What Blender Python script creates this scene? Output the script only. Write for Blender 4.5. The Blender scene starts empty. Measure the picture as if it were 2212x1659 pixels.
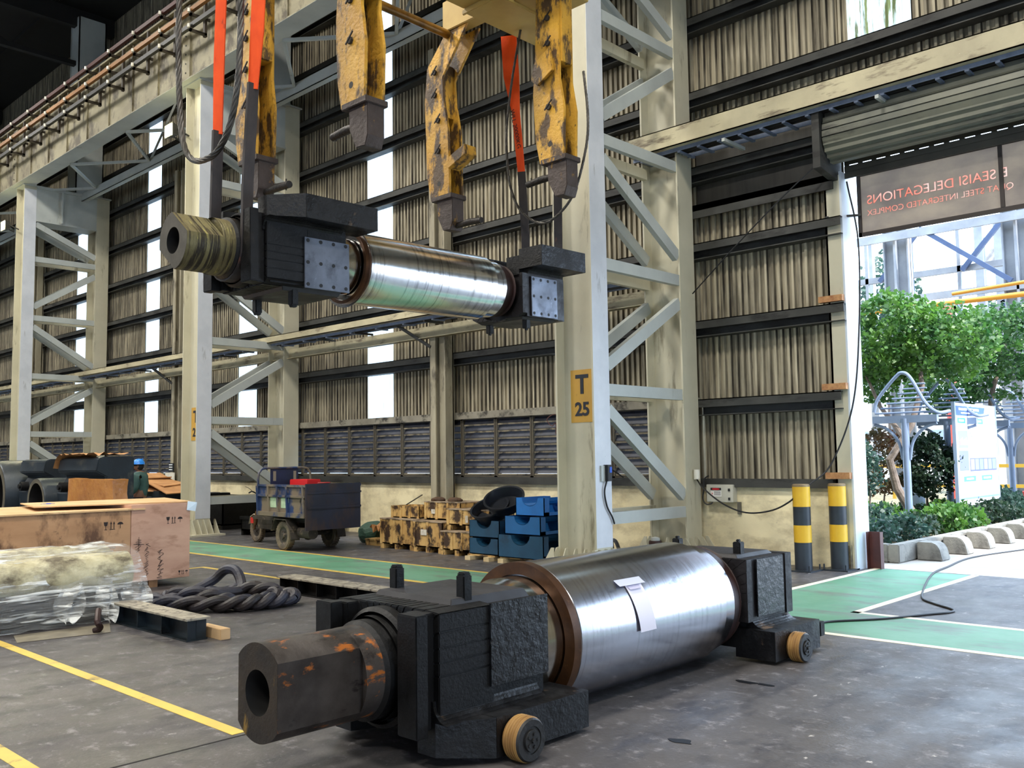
import bpy, bmesh, math, random
from mathutils import Vector, Matrix, Euler, noise as mnoise
random.seed(7)
SC = bpy.context.scene
COL = SC.collection
R = math.radians

# ---------------------------------------------------------------- camera
cd = bpy.data.cameras.new('camera'); cam = bpy.data.objects.new('camera', cd); COL.objects.link(cam)
cr = Vector((0.72228955, 0.69144527, -0.01418652)); cu = Vector((0.06523769, -0.04769775, 0.99672913)); cf = Vector((-0.68850698, 0.72085253, 0.07955988))
m = Matrix((cr, cu, -cf)).transposed().to_4x4(); m.translation = (0, 0, 1.65)
cam.matrix_world = m
cd.sensor_width = 36; cd.lens = 1991.5 / 2212 * 36; cd.clip_start = .1; cd.clip_end = 400
SC.camera = cam

# ---------------------------------------------------------------- world, sun, exposure
w = bpy.data.worlds.new('sky'); SC.world = w; w.use_nodes = True
bg = w.node_tree.nodes['Background']
bg.inputs[0].default_value = (0.60, 0.77, 1.0, 1); bg.inputs[1].default_value = 5.6
sd = bpy.data.lights.new('sun', 'SUN'); so = bpy.data.objects.new('sun', sd); COL.objects.link(so)
sd.energy = 9; sd.angle = R(1.5); sd.color = (1, .95, .86)
so.rotation_euler = Vector((-.62, .12, -.9)).to_track_quat('-Z', 'Y').to_euler(); so.location = (30, 0, 40)
# added fill lights under the roof to brighten the hall, no lamps seen there
def hall_light(x, y, z, e, s=2.0, c=(1, .96, .88), name='hall_fill_light'):
    l = bpy.data.lights.new(name, 'AREA'); l.energy = e; l.size = s; l.color = c
    o = bpy.data.objects.new(name, l); o.location = (x, y, z); COL.objects.link(o); return o
for lx in (-38, -27, -16, -5, 6):
    hall_light(lx, 3.5, 15.0, 950)
    hall_light(lx, -7, 15.0, 950)
SC.view_settings.view_transform = 'Standard'
SC.view_settings.look = 'None'
SC.view_settings.gamma = 1
SC.view_settings.use_curve_mapping = False
SC.view_settings.exposure = 0.35

# ---------------------------------------------------------------- materials
def lin(c):
    r = []
    for v in c[:3]:
        v = v / 255.0
        r.append(v / 12.92 if v <= .04045 else ((v + .055) / 1.055) ** 2.4)
    return (*r, 1)
MATS = {}
def M(name, c1, c2=None, scale=2.0, rough=.6, metal=0.0, dirt=None, damt=.4, dscale=(2, 2, 2), bump=0.0, bscale=30, spec=.5, aniso=0.0, rough2=None, trans=0.0, dirt2=None, d2amt=.3, d2scale=(6, 6, 6), dsoft=.12, groove=None, emit=None, es=0):
    if name in MATS: return MATS[name]
    mt = bpy.data.materials.new(name); mt.use_nodes = True
    nt = mt.node_tree; N = nt.nodes; L = nt.links
    b = N['Principled BSDF']
    b.inputs['Roughness'].default_value = rough; b.inputs['Metallic'].default_value = metal
    b.inputs['Specular IOR Level'].default_value = spec
    tc = N.new('ShaderNodeTexCoord')
    def noise(sc, det=6, r=.6):
        mp = N.new('ShaderNodeMapping'); mp.inputs['Scale'].default_value = sc if isinstance(sc, tuple) else (sc,) * 3
        L.new(tc.outputs['Object'], mp.inputs[0]); n = N.new('ShaderNodeTexNoise'); n.inputs['Scale'].default_value = 1
        n.inputs['Detail'].default_value = det; n.inputs['Roughness'].default_value = r; L.new(mp.outputs[0], n.inputs[0]); return n.outputs[0]
    def ramp(src, a, c):
        r_ = N.new('ShaderNodeMapRange'); r_.inputs[1].default_value = a; r_.inputs[2].default_value = c; L.new(src, r_.inputs[0]); return r_.outputs[0]
    def mix(f, a, c):
        x = N.new('ShaderNodeMix'); x.data_type = 'RGBA'; L.new(f, x.inputs[0])
        for i, v in ((6, a), (7, c)):
            if isinstance(v, tuple): x.inputs[i].default_value = v
            else: L.new(v, x.inputs[i])
        return x.outputs[2]
    col = lin(c1)
    if c2: col = mix(ramp(noise(scale), .35, .65), lin(c1), lin(c2))
    if dirt:
        t = .5 + (.5 - damt) * .5
        col = mix(ramp(noise(dscale, 8, .65), t - dsoft / 2, t + dsoft / 2), col, lin(dirt))
    if dirt2:
        t = .5 + (.5 - d2amt) * .5
        col = mix(ramp(noise(d2scale, 8, .7), t - .03, t + .03), col, lin(dirt2))
    if groove:                                         # broken dark line along one flank of every sheet groove
        sx = N.new('ShaderNodeSeparateXYZ'); L.new(tc.outputs['Object'], sx.inputs[0])
        dv = N.new('ShaderNodeMath'); dv.operation = 'DIVIDE'; L.new(sx.outputs[0], dv.inputs[0]); dv.inputs[1].default_value = groove
        fl = N.new('ShaderNodeMath'); fl.operation = 'FLOORED_MODULO'; L.new(dv.outputs[0], fl.inputs[0]); fl.inputs[1].default_value = 1
        ab = N.new('ShaderNodeMath'); ab.operation = 'COMPARE'; L.new(fl.outputs[0], ab.inputs[0]); ab.inputs[1].default_value = .43; ab.inputs[2].default_value = .075
        ml = N.new('ShaderNodeMath'); ml.operation = 'MULTIPLY'; L.new(ab.outputs[0], ml.inputs[0]); L.new(ramp(noise((20, 3, .8)), .3, .6), ml.inputs[1])
        col = mix(ml.outputs[0], col, lin((48, 43, 36)))
    if isinstance(col, tuple): b.inputs['Base Color'].default_value = col
    else: L.new(col, b.inputs['Base Color'])
    if rough2 is not None:
        q = ramp(noise(scale if isinstance(scale, tuple) else scale * 1.7), .4, .6)
        x = N.new('ShaderNodeMapRange'); x.inputs[3].default_value = rough; x.inputs[4].default_value = rough2; L.new(q, x.inputs[0]); L.new(x.outputs[0], b.inputs['Roughness'])
    if bump:
        bp = N.new('ShaderNodeBump'); bp.inputs['Strength'].default_value = bump; bp.inputs['Distance'].default_value = .02
        L.new(noise(bscale, 5), bp.inputs['Height']); L.new(bp.outputs[0], b.inputs['Normal'])
    if aniso: b.inputs['Anisotropic'].default_value = aniso
    if emit: b.inputs['Emission Color'].default_value = lin(emit); b.inputs['Emission Strength'].default_value = es
    if trans:
        tr = N.new('ShaderNodeBsdfTranslucent'); ms = N.new('ShaderNodeMixShader'); ms.inputs[0].default_value = trans
        if isinstance(col, tuple): tr.inputs[0].default_value = col
        else: L.new(col, tr.inputs[0])
        out = N['Material Output']; L.new(b.outputs[0], ms.inputs[1]); L.new(tr.outputs[0], ms.inputs[2]); L.new(ms.outputs[0], out.inputs[0])
    MATS[name] = mt; return mt

# ---------------------------------------------------------------- mesh helper
class MB:
    def __init__(s): s.bm = bmesh.new()
    def face(s, pts):
        vs = [s.bm.verts.new(p) for p in pts]
        try: s.bm.faces.new(vs)
        except ValueError: pass
        return s
    def hull8(s, p):
        v = [s.bm.verts.new(q) for q in p]
        for f in ((0, 3, 2, 1), (4, 5, 6, 7), (0, 1, 5, 4), (1, 2, 6, 5), (2, 3, 7, 6), (3, 0, 4, 7)): s.bm.faces.new([v[i] for i in f])
        return s
    def box(s, x0, x1, y0, y1, z0, z1):
        return s.hull8([(x0, y0, z0), (x1, y0, z0), (x1, y1, z0), (x0, y1, z0), (x0, y0, z1), (x1, y0, z1), (x1, y1, z1), (x0, y1, z1)])
    def tbox(s, x0, x1, y0, y1, z0, z1, tx, ty):      # top inset by tx, ty
        return s.hull8([(x0, y0, z0), (x1, y0, z0), (x1, y1, z0), (x0, y1, z0), (x0 + tx, y0 + ty, z1), (x1 - tx, y0 + ty, z1), (x1 - tx, y1 - ty, z1), (x0 + tx, y1 - ty, z1)])
    def bar(s, p, q, a, b, up=(0, 0, 1)):              # rectangular bar p->q, a = width across, b = along up
        p = Vector(p); q = Vector(q); d = (q - p).normalized(); u = Vector(up)
        if abs(d.dot(u)) > .98: u = Vector((1, 0, 0))
        sx = d.cross(u).normalized(); u = sx.cross(d).normalized(); sx *= a / 2; u *= b / 2
        return s.hull8([p - sx - u, p + sx - u, q + sx - u, q - sx - u, p - sx + u, p + sx + u, q + sx + u, q - sx + u])
    def prism(s, pts, axis, a, b):                     # pts in the other two axes (x,y | x,z | y,z)
        def P(u, v, t): return {'x': (t, u, v), 'y': (u, t, v), 'z': (u, v, t)}[axis]
        A = [s.bm.verts.new(P(u, v, a)) for u, v in pts]; B = [s.bm.verts.new(P(u, v, b)) for u, v in pts]
        s.bm.faces.new(A); s.bm.faces.new(B[::-1]); n = len(pts)
        for i in range(n): s.bm.faces.new((A[i], B[i], B[(i + 1) % n], A[(i + 1) % n]))
        return s
    def tube(s, p, q, r, r2=None, n=16, cap=True):
        return s.rings([(p, r), (q, r if r2 is None else r2)], n, cap)
    def rings(s, pr, n=16, cap=True, twist=0, flat=1.0):               # list of (point, radius)
        P = [Vector(a) for a, _ in pr]; Rr = [b for _, b in pr]; prev = None; X = None
        for i, p in enumerate(P):
            d = (P[min(i + 1, len(P) - 1)] - P[max(i - 1, 0)])
            if d.length < 1e-9: d = Vector((0, 0, 1))
            d.normalize()
            if X is None:
                X = d.cross(Vector((0, 0, 1)));
                if X.length < .05: X = d.cross(Vector((1, 0, 0)))
            X = (X - d * X.dot(d)).normalized(); Y = d.cross(X)
            ring = [s.bm.verts.new(p + (X * math.cos(2 * math.pi * k / n) + Y * math.sin(2 * math.pi * k / n) * flat) * Rr[i]) for k in range(n)]
            if prev:
                for k in range(n): s.bm.faces.new((prev[k], prev[(k + 1) % n], ring[(k + 1) % n], ring[k]))
            elif cap: s.bm.faces.new(ring[::-1])
            prev = ring
        if cap: s.bm.faces.new(prev)
        return s
    def lathe(s, prof, c=(0, 0, 0), axis='z', n=32):   # prof: (radius, height) along axis
        c = Vector(c); prev = None
        for r, h in prof:
            ring = []
            for k in range(n):
                a = 2 * math.pi * k / n; u, v = r * math.cos(a), r * math.sin(a)
                ring.append(s.bm.verts.new(c + Vector({'x': (h, u, v), 'y': (u, h, v), 'z': (u, v, h)}[axis])))
            if prev:
                for k in range(n): s.bm.faces.new((prev[k], prev[(k + 1) % n], ring[(k + 1) % n], ring[k]))
            prev = ring
        return s
    def path(s, pts, r, n=8, sub=6, closed=False):
        P = [Vector(p) for p in pts]; out = []
        if closed: P = [P[-1]] + P + [P[0], P[1]]
        else: P = [P[0] * 2 - P[1]] + P + [P[-1] * 2 - P[-2]]
        for i in range(1, len(P) - 2):
            for k in range(sub):
                t = k / sub; a, b, c, d = P[i - 1:i + 3]
                out.append(.5 * ((2 * b) + (c - a) * t + (2 * a - 5 * b + 4 * c - d) * t * t + (3 * b - a - 3 * c + d) * t ** 3))
        out.append(P[-2])
        return s.rings([(p, r) for p in out], n)
    def sphere(s, c, r, sc=(1, 1, 1), n=16):
        mtx = Matrix.Translation(c) @ Matrix.Diagonal((*[r * k for k in sc], 1))
        bmesh.ops.create_uvsphere(s.bm, u_segments=n, v_segments=max(6, n // 2), radius=1, matrix=mtx); return s
    def build(s, name, mat, parent=None, bevel=0, smooth=False, world=False, kind=None, loc=None, rough=0, subd=0):
        bm = s.bm
        if bevel:
            bmesh.ops.recalc_face_normals(bm, faces=bm.faces)
            es = [e for e in bm.edges if len(e.link_faces) == 2 and e.calc_face_angle(0) > R(28)]
            bmesh.ops.bevel(bm, geom=es, offset=bevel, segments=2, affect='EDGES', clamp_overlap=True)
        bmesh.ops.recalc_face_normals(bm, faces=bm.faces)
        off = Vector((0, 0, 0))
        if parent is None:
            xs = [v.co for v in bm.verts]
            if loc is None:
                off = Vector(((min(v.x for v in xs) + max(v.x for v in xs)) / 2, (min(v.y for v in xs) + max(v.y for v in xs)) / 2, min(v.z for v in xs)))
            else: off = Vector(loc)
        elif world:
            q = parent
            while q: off += q.location; q = q.parent
        if off.length: bmesh.ops.translate(bm, vec=-off, verts=bm.verts)
        me = bpy.data.meshes.new(name); bm.to_mesh(me); bm.free()
        if smooth: me.shade_smooth(); me.set_sharp_from_angle(angle=R(35))
        for mm in (mat if isinstance(mat, (list, tuple)) else [mat]): me.materials.append(mm)
        o = bpy.data.objects.new(name, me); COL.objects.link(o)
        if parent: o.parent = parent
        else: o.location = off
        if kind: o['kind'] = kind
        return o
def thing(name, label, cat, loc=(0, 0, 0), rz=0, group=None):
    o = bpy.data.objects.new(name, None); COL.objects.link(o); o.location = loc; o.rotation_euler = (0, 0, rz)
    o.empty_display_size = .1
    o['label'] = label; o['category'] = cat
    if group: o['group'] = group
    return o
def tag(o, label, cat, group=None, kind=None):
    o['label'] = label; o['category'] = cat
    if group: o['group'] = group
    if kind: o['kind'] = kind
    return o
def kids(o): return [c for c in bpy.data.objects if c.parent == o]
def dup(o, loc=None, rz=None, label=None, parent=None, group=None):
    c = o.copy(); COL.objects.link(c); c.parent = parent
    if loc is not None: c.location = loc
    if rz is not None: c.rotation_euler = (0, 0, rz)
    if label: c['label'] = label
    if group: c['group'] = group
    for k in kids(o): dup(k, parent=c)
    return c
def text_mb(txt, size, mtx, ext=.004, bold=0.0):      # lettering as mesh, mtx places the XY text plane
    cu_ = bpy.data.curves.new('t', 'FONT'); cu_.body = txt; cu_.size = size; cu_.extrude = ext; cu_.offset = bold; cu_.align_x = 'CENTER'; cu_.resolution_u = 3
    o = bpy.data.objects.new('t', cu_); COL.objects.link(o); bpy.context.view_layer.update()
    me = bpy.data.meshes.new_from_object(o); bpy.data.objects.remove(o); bpy.data.curves.remove(cu_)
    b = MB(); b.bm.from_mesh(me); bpy.data.meshes.remove(me); b.bm.transform(mtx); return b

CREAM = M('cream_paint', (200, 194, 170), (186, 181, 158), 1.2, .5, dirt=(120, 112, 92), damt=.2, dscale=(3, 3, .6), dirt2=(60, 55, 45), d2amt=.06, d2scale=(14, 14, 9))
GREYP = M('grey_paint', (186, 190, 184), (168, 172, 168), 1.0, .5, dirt=(110, 106, 98), damt=.1, dscale=(2, 2, .6))
DSTEEL = M('dark_girt_steel', (64, 64, 60), (46, 46, 43), 1.5, .6, dirt=(28, 27, 25), damt=.35, dscale=(1.5, 2, 5))
BLACKST = M('black_greasy_steel', (16, 16, 17), (8, 8, 9), 4, .42, metal=.0, spec=.3, dirt=(40, 35, 31), damt=.16, dscale=(3, 3, 3), bump=.2, bscale=45, rough2=.6)
OILY = M('oily_black_plate', (18, 20, 24), (9, 10, 12), 6, .24, metal=.0, spec=.5, bump=.4, bscale=22, rough2=.45, dirt=(80, 78, 76), damt=.05, dscale=(9, 9, 9))
# ---------------------------------------------------------------- floor and ground
def floor_mat():
    mt = bpy.data.materials.new('painted_concrete_floor'); mt.use_nodes = True; nt = mt.node_tree; N = nt.nodes; L = nt.links
    b = N['Principled BSDF']; tc = N.new('ShaderNodeTexCoord')
    def noise(sc, det=8, r=.65):
        mp = N.new('ShaderNodeMapping'); mp.inputs['Scale'].default_value = sc if isinstance(sc, tuple) else (sc,) * 3
        L.new(tc.outputs['Object'], mp.inputs[0]); n = N.new('ShaderNodeTexNoise'); n.inputs['Scale'].default_value = 1; n.inputs['Detail'].default_value = det; n.inputs['Roughness'].default_value = r
        L.new(mp.outputs[0], n.inputs[0]); return n.outputs[0]
    def mr(src, a, c, d=0, e=1):
        r_ = N.new('ShaderNodeMapRange'); r_.inputs[1].default_value = a; r_.inputs[2].default_value = c; r_.inputs[3].default_value = d; r_.inputs[4].default_value = e; L.new(src, r_.inputs[0]); return r_.outputs[0]
    def mix(f, a, c):
        x = N.new('ShaderNodeMix'); x.data_type = 'RGBA'; L.new(f, x.inputs[0])
        for i, v in ((6, a), (7, c)):
            if isinstance(v, tuple): x.inputs[i].default_value = v
            else: L.new(v, x.inputs[i])
        return x.outputs[2]
    c = mix(mr(noise(.7), .35, .65), lin((72, 69, 69)), lin((92, 89, 89)))
    c = mix(mr(noise((3.5, 1.6, 2)), .5, .64), c, lin((58, 56, 60)))
    c = mix(mr(noise((6.5, 8, 2), 10, .8), .54, .66), c, lin((136, 133, 135)))
    c = mix(mr(noise((9, 4.5, 2)), .66, .7), c, lin((188, 184, 180)))
    c = mix(mr(noise((1.1, .8, 1)), .66, .72), c, lin((44, 42, 42)))
    c = mix(mr(noise(26, 3), .68, .74), c, lin((40, 38, 38)))
    L.new(c, b.inputs['Base Color'])
    L.new(mr(noise((2.2, 1.6, 1)), .38, .62, .32, .58), b.inputs['Roughness'])
    bp = N.new('ShaderNodeBump'); bp.inputs['Strength'].default_value = .25; bp.inputs['Distance'].default_value = .01; L.new(noise(40, 4), bp.inputs['Height']); L.new(bp.outputs[0], b.inputs['Normal'])
    return mt
mb = MB(); mb.box(-60, 16, -20, 13.25, -.3, 0); f = mb.build('floor', floor_mat(), kind='structure', loc=(0, 0, 0))
GROUND = M('outdoor_concrete', (178, 172, 164), (150, 146, 142), .8, .7, dirt=(110, 108, 104), damt=.2, dscale=(1.5, 1.5, 1), bump=.2)
MB().box(-80, 60, 13.3, 90, -.3, -.005).build('ground', GROUND, kind='structure', loc=(0, 0, 0))
MB().box(-5.5, 14, 13.25, 13.3, -.3, -.03).build('trim_1', M('dark_slot', (18, 18, 20), rough=.8), kind='structure')
GREEN = M('green_floor_paint', (84, 138, 108), (108, 156, 130), .8, .42, dirt=(104, 108, 104), damt=.3, dscale=(1.2, 3, 1), dirt2=(170, 190, 178), d2amt=.1, d2scale=(3, 8, 3), dsoft=.2, rough2=.55)
YEL = M('yellow_line_paint', (216, 186, 84), (196, 168, 84), 3, .5, dirt=(110, 98, 70), damt=.22, dscale=(5, 5, 5))
YELW = M('pale_line_paint', (236, 228, 196), (222, 214, 190), 3, .5, dirt=(150, 150, 145), damt=.15, dscale=(5, 5, 5))
# markings: thin paint films on the floor
def paint(name, rects, mt, z):
    b = MB()
    for x0, x1, y0, y1 in rects: b.box(x0, x1, y0, y1, .0005, z)
    return b.build(name, mt, kind='structure')
paint('trim_2', [(-60, 16, 8.25, 9.42), (-5.4, -4.2, 9.42, 13.2)], GREEN, .002)
paint('trim_3', [(-60, -5.46, 9.42, 9.5), (-60, -5.46, 8.16, 8.25), (-60, -5.2, 2.95, 3.04), (-60, -5.4, 1.85, 1.94), (-13.64, -11.2, 7.19, 7.27), (-13.72, -13.64, 6.2, 7.27)], YEL, .003)
paint('trim_4', [(-5.5, -5.41, 9.42, 13.2), (-4.2, -4.11, 9.42, 13.2), (-4.2, 16, 9.42, 9.51), (-5.46, 16, 8.16, 8.25)], YELW, .0032)

# ---------------------------------------------------------------- wall: corrugated sheets, strips, girts
YW = 13.0
SHEET = M('dirty_corrugated_sheet', (190, 180, 154), (164, 154, 130), (8, 8, .35), .55, metal=.1, dirt=(70, 63, 50), damt=.4, dscale=(9, 3, .45), dirt2=(36, 32, 26), d2amt=.16, d2scale=(26, 6, .8), dsoft=.25, groove=.112)
def corr(b, x0, x1, z0, z1, y=YW, pitch=.112, d=.04):
    x = math.floor(x0 / pitch) * pitch; pts = [(x0, y)]
    while x < x1:
        for fx, fy in ((.0, 0), (.36, 0), (.5, d), (.86, d), (1.0, 0)):
            px = x + fx * pitch
            if px > x1: break
            if not pts or px > pts[-1][0] + 1e-5: pts.append((px, y + fy))
        x += pitch
    if pts[-1][0] < x1: pts.append((x1, pts[-1][1]))
    vb = [b.bm.verts.new((p[0], p[1], z0)) for p in pts]; vt = [b.bm.verts.new((p[0], p[1], z1)) for p in pts]
    for i in range(len(pts) - 1): b.bm.faces.new((vb[i], vb[i + 1], vt[i + 1], vt[i]))
strips = [-39.85, -34.1, -28.48, -22.74, -17.0, -11.25]
b = MB(); edges = [-60] + [e for s_ in strips for e in (s_, s_ + .93)] + [-5.62]
for i in range(0, len(edges), 2): corr(b, edges[i], edges[i + 1], 2.52 if edges[i] < -9 else 1.2, 17)
for s_ in strips: corr(b, s_, s_ + .93, 12.7, 17)
# the bay between frame and door is sheeted lower
corr(b, -8.1, -5.62, 1.2, 2.52)
corr(b, -5.62, -5.46, 6.9, 17); corr(b, -4.54, 16, 6.9, 17); corr(b, -5.46, -4.54, 6.9, 7.64); corr(b, 3.2, 16, 0, 6.9)
b.build('wall_left', SHEET, kind='structure', loc=(0, 0, 0))
TRANS = M('translucent_sheet', (232, 240, 244), (214, 226, 232), (5, 5, .5), .5, trans=.9, dirt=(120, 130, 126), damt=.1, dscale=(16, 4, .8), dsoft=.1)
for i, s_ in enumerate(strips):
    b = MB(); corr(b, s_, s_ + .93, 2.52, 12.7); b.build('window_%d' % (i + 1), TRANS, kind='structure')
b = MB(); corr(b, -5.46, -4.54, 7.64, 17); b.build('window_7', M('mossy_translucent_sheet', (226, 234, 232), (200, 206, 190), (6, 6, .6), .5, trans=.9, dirt=(98, 100, 62), damt=.42, dscale=(14, 4, 1.1), dsoft=.1), kind='structure')
# masonry dado and rails
DADO = M('stained_plaster_wall', (244, 232, 192), (228, 214, 174), .9, .75, dirt=(150, 134, 102), damt=.3, dscale=(1.3, 1.3, 2.2), dirt2=(64, 54, 40), d2amt=.07, d2scale=(7, 7, 5), dsoft=.3, bump=.1)
MB().box(-60, -5.9, YW - .08, YW + .1, 0, 1.14).build('baseboard_left', DADO, kind='structure')
MB().box(-60, -5.9, YW - .16, YW + .1, 1.14, 1.27).build('trim_5', DSTEEL, kind='structure')
LIGHTRAIL = M('worn_pale_rail', (150, 144, 128), (120, 114, 100), 2, .6, dirt=(54, 50, 42), damt=.35, dscale=(3, 2, 4))
MB().box(-60, -8.15, YW - .16, YW, 2.44, 2.58).build('trim_6', LIGHTRAIL, kind='structure')
n = 7
for k in range(2, 13):
    z = 1.27 * k
    if k == 2: segs = [(-8.1, -5.7)]
    elif k == 5: segs = [(-60, -8.1), (-8.1, -5.55)]
    else: segs = [(-60, -8.1), (-8.1, 16 if k > 5 else -5.6)]
    b = MB()
    for x0, x1 in segs:
        b.box(x0, x1, YW - .22, YW - .2, z - .13, z); b.box(x0, x1, YW - .22, YW, z - .015, z); b.box(x0, x1, YW - .03, YW - .005, z - .26, z - .015); b.box(x0, x1, YW - .2, YW - .03, z - .26, z - .245)
    b.build('trim_%d' % n, DSTEEL, kind='structure'); n += 1
MB().box(-8.1, -5.7, YW - .2, YW, 5.62, 5.72).box(-8.1, -5.7, YW - .2, YW - .17, 5.5, 5.72).build('trim_%d' % n, DSTEEL, kind='structure'); n += 1
# extra rail at 6.3 over the louvres bay between z 3.8 and 5: cable ducts handled below
# ---- roof, far end, other sides
ROOF = M('dark_roof_sheet', (22, 22, 21), (14, 14, 14), 2, .7)
b = MB(); b.box(-60, 16, -20, 13.4, 17, 17.15)
b.build('ceiling', ROOF, kind='structure')
WALLG = M('dim_grey_sheet', (120, 116, 106), (96, 92, 84), (3, 3, .5), .7)
b = MB(); b.box(-60, -59.9, -20, 13, 0, 17); b.build('wall_far', WALLG, kind='structure')
b = MB()
b.box(-60, 16, -20.1, -20, 5.2, 17)
for x0 in range(-60, 16, 12): b.box(x0, x0 + 8, -20.1, -20, 0, 5.2)
b.build('wall_right', WALLG, kind='structure')
b = MB(); b.box(16, 16.1, -20, 13, 7, 17); b.box(16, 16.1, -20, -5, 0, 7); b.box(16, 16.1, 3, 13, 0, 7); b.build('wall_near', WALLG, kind='structure')

# ---------------------------------------------------------------- laced crane columns
def H_column(b, xa, xb, y0, y1, z0, z1, tf=.03, tw=.02):
    b.box(xa - tf, xa, y0, y1, z0, z1); b.box(xb, xb + tf, y0, y1, z0, z1); ym = (y0 + y1) / 2; b.box(xb + tf, xa - tf, ym - tw / 2, ym + tw / 2, z0, z1)
def frame(xa, label, far=False):
    t = thing('laced_crane_column', label, 'column', (xa - .34, 11.45, 0), group=None)
    xb = xa - .70
    b = MB(); H_column(b, xa, xb, 10.1, 10.46, .04, 10.5); b.build('inner_column', CREAM, t, world=True); WF = M('door_lit_face_white', (214, 216, 220), (196, 199, 204), 1.5, .45, dirt=(120, 116, 110), damt=.12, dscale=(3, 3, .8), dirt2=(50, 46, 42), d2amt=.05, d2scale=(14, 14, 12)); MB().box(xa, xa + .004, 10.1, 10.46, .38, 10.4).build('door_lit_face', WF, t, world=True)  # door light on this flange is painted in as a whiter film
    b = MB(); H_column(b, xa, xb, 12.36, 12.78, .04, 10.5); b.build('outer_column', CREAM, t, world=True)
    # base gussets
    for (y0, y1) in ((10.1, 10.46), (12.36, 12.78)):
        b = MB(); b.box(xb - .3, xa + .3, y0 - .22, y1 + .22, 0, .04)
        for k in range(5):
            y = y0 - .1 + (y1 - y0 + .2) * k / 4
            b.hull8([(xa, y - .008, .04), (xa + .26, y - .008, .04), (xa + .26, y + .008, .04), (xa, y + .008, .04), (xa, y - .008, .36), (xa + .05, y - .008, .36), (xa + .05, y + .008, .36), (xa, y + .008, .36)])
            b.hull8([(xb, y + .008, .04), (xb - .26, y + .008, .04), (xb - .26, y - .008, .04), (xb, y - .008, .04), (xb, y + .008, .36), (xb - .05, y + .008, .36), (xb - .05, y - .008, .36), (xb, y - .008, .36)])
        for k in range(5):
            x = xb + (xa - xb) * k / 4
            b.hull8([(x - .008, y0, .04), (x - .008, y0 - .2, .04), (x + .008, y0 - .2, .04), (x + .008, y0, .04), (x - .008, y0, .36), (x - .008, y0 - .05, .36), (x + .008, y0 - .05, .36), (x + .008, y0, .36)])
        b.build('base_plate', CREAM, t, world=True)
    hz = [.77, 2.6, 4.43, 6.28, 8.17]
    dg = [((10.46, 2.32), (12.36, 1.02)), ((10.46, 2.95), (12.36, 4.06)), ((10.46, 6.0), (12.36, 4.82)), ((10.46, 6.63), (12.36, 7.84)), ((10.46, 9.3), (12.36, 8.46))]
    for x in (xa - .06, xb + .06):
        for z in hz: MB().bar((x, 10.44, z), (x, 12.38, z), .09, .17).build('tie', GREYP if x > xa - .2 else CREAM, t, world=True)
        for p, q in dg:
            MB().bar((x, *p), (x, *q), .09, .19, up=(1, 0, 0)).build('brace', GREYP, t, world=True) if False else None
            d = Vector((0, q[0] - p[0], q[1] - p[1])).normalized(); u = Vector((1, 0, 0)).cross(d)
            b = MB(); b.bar((x, *p), (x, *q), .09, .18, up=u); b.build('brace', GREYP, t, world=True)
    # transfer beam on top and upper column
    b = MB()
    for x in (xa, xb + .03): b.box(x - .03, x, 10.46, 12.36, 9.42, 10.48)
    b.box(xb, xa + .04, 10.46, 12.36, 10.45, 10.5); b.box(xb, xa + .04, 10.46, 12.36, 9.38, 9.42)
    b.box(xa, xa + .12, 11.2, 11.24, 9.42, 10.45)
    b.box(xb - .05, xa + .05, 10.05, 12.82, 10.5, 10.54); b.build('transfer_beam', GREYP, t, world=True)
    b = MB(); H_column(b, xa, xb, 11.65, 12.55, 10.54, 16.6); b.box(xb + .1, xa, 11.65, 11.69, 10.54, 16.6); b.box(xb + .1, xa, 12.51, 12.55, 10.54, 16.6); b.build('upper_column', GREYP, t, world=True)
    return t
F = [frame(-8.07, 'nearest laced crane column, cream, with a yellow T 25 plate and whiter door-lit face'),
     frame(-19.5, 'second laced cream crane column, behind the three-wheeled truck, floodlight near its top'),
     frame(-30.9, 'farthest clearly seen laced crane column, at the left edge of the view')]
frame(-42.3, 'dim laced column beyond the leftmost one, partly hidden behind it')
# girts stop at nothing behind columns; column number plates
def plate(par, x0, x1, y, z0, z1, t1, t2, s1, s2, zt1, zt2):
    MB().box(x0, x1, y - .006, y, z0, z1).build('number_plate', M('yellow_plate', (206, 160, 60), (196, 150, 62), 3, .5, dirt=(120, 96, 50), damt=.08, dscale=(8, 8, 8)), par, world=True)
    mtx = Matrix.Translation(((x0 + x1) / 2, y - .008, 0)) @ Matrix.Rotation(R(90), 4, 'X')
    for tx, s_, z in ((t1, s1, zt1), (t2, s2, zt2)):
        text_mb(tx, s_, Matrix.Translation((0, 0, z)) @ mtx, bold=.008 * s_ / .3).build('lettering', M('plate_navy', (28, 32, 44), rough=.5), par, world=True)
MB().box(-8.72, -8.1, 10.262, 10.27, 0.04, 10.4)
plate(F[0], -8.62, -8.2, 10.268, 2.14, 2.90, 'T', '25', .38, .27, 2.56, 2.24)
plate(F[1], -20.05, -19.63, 10.268, 2.14, 2.90, 'T', '26', .38, .27, 2.56, 2.24)
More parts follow.
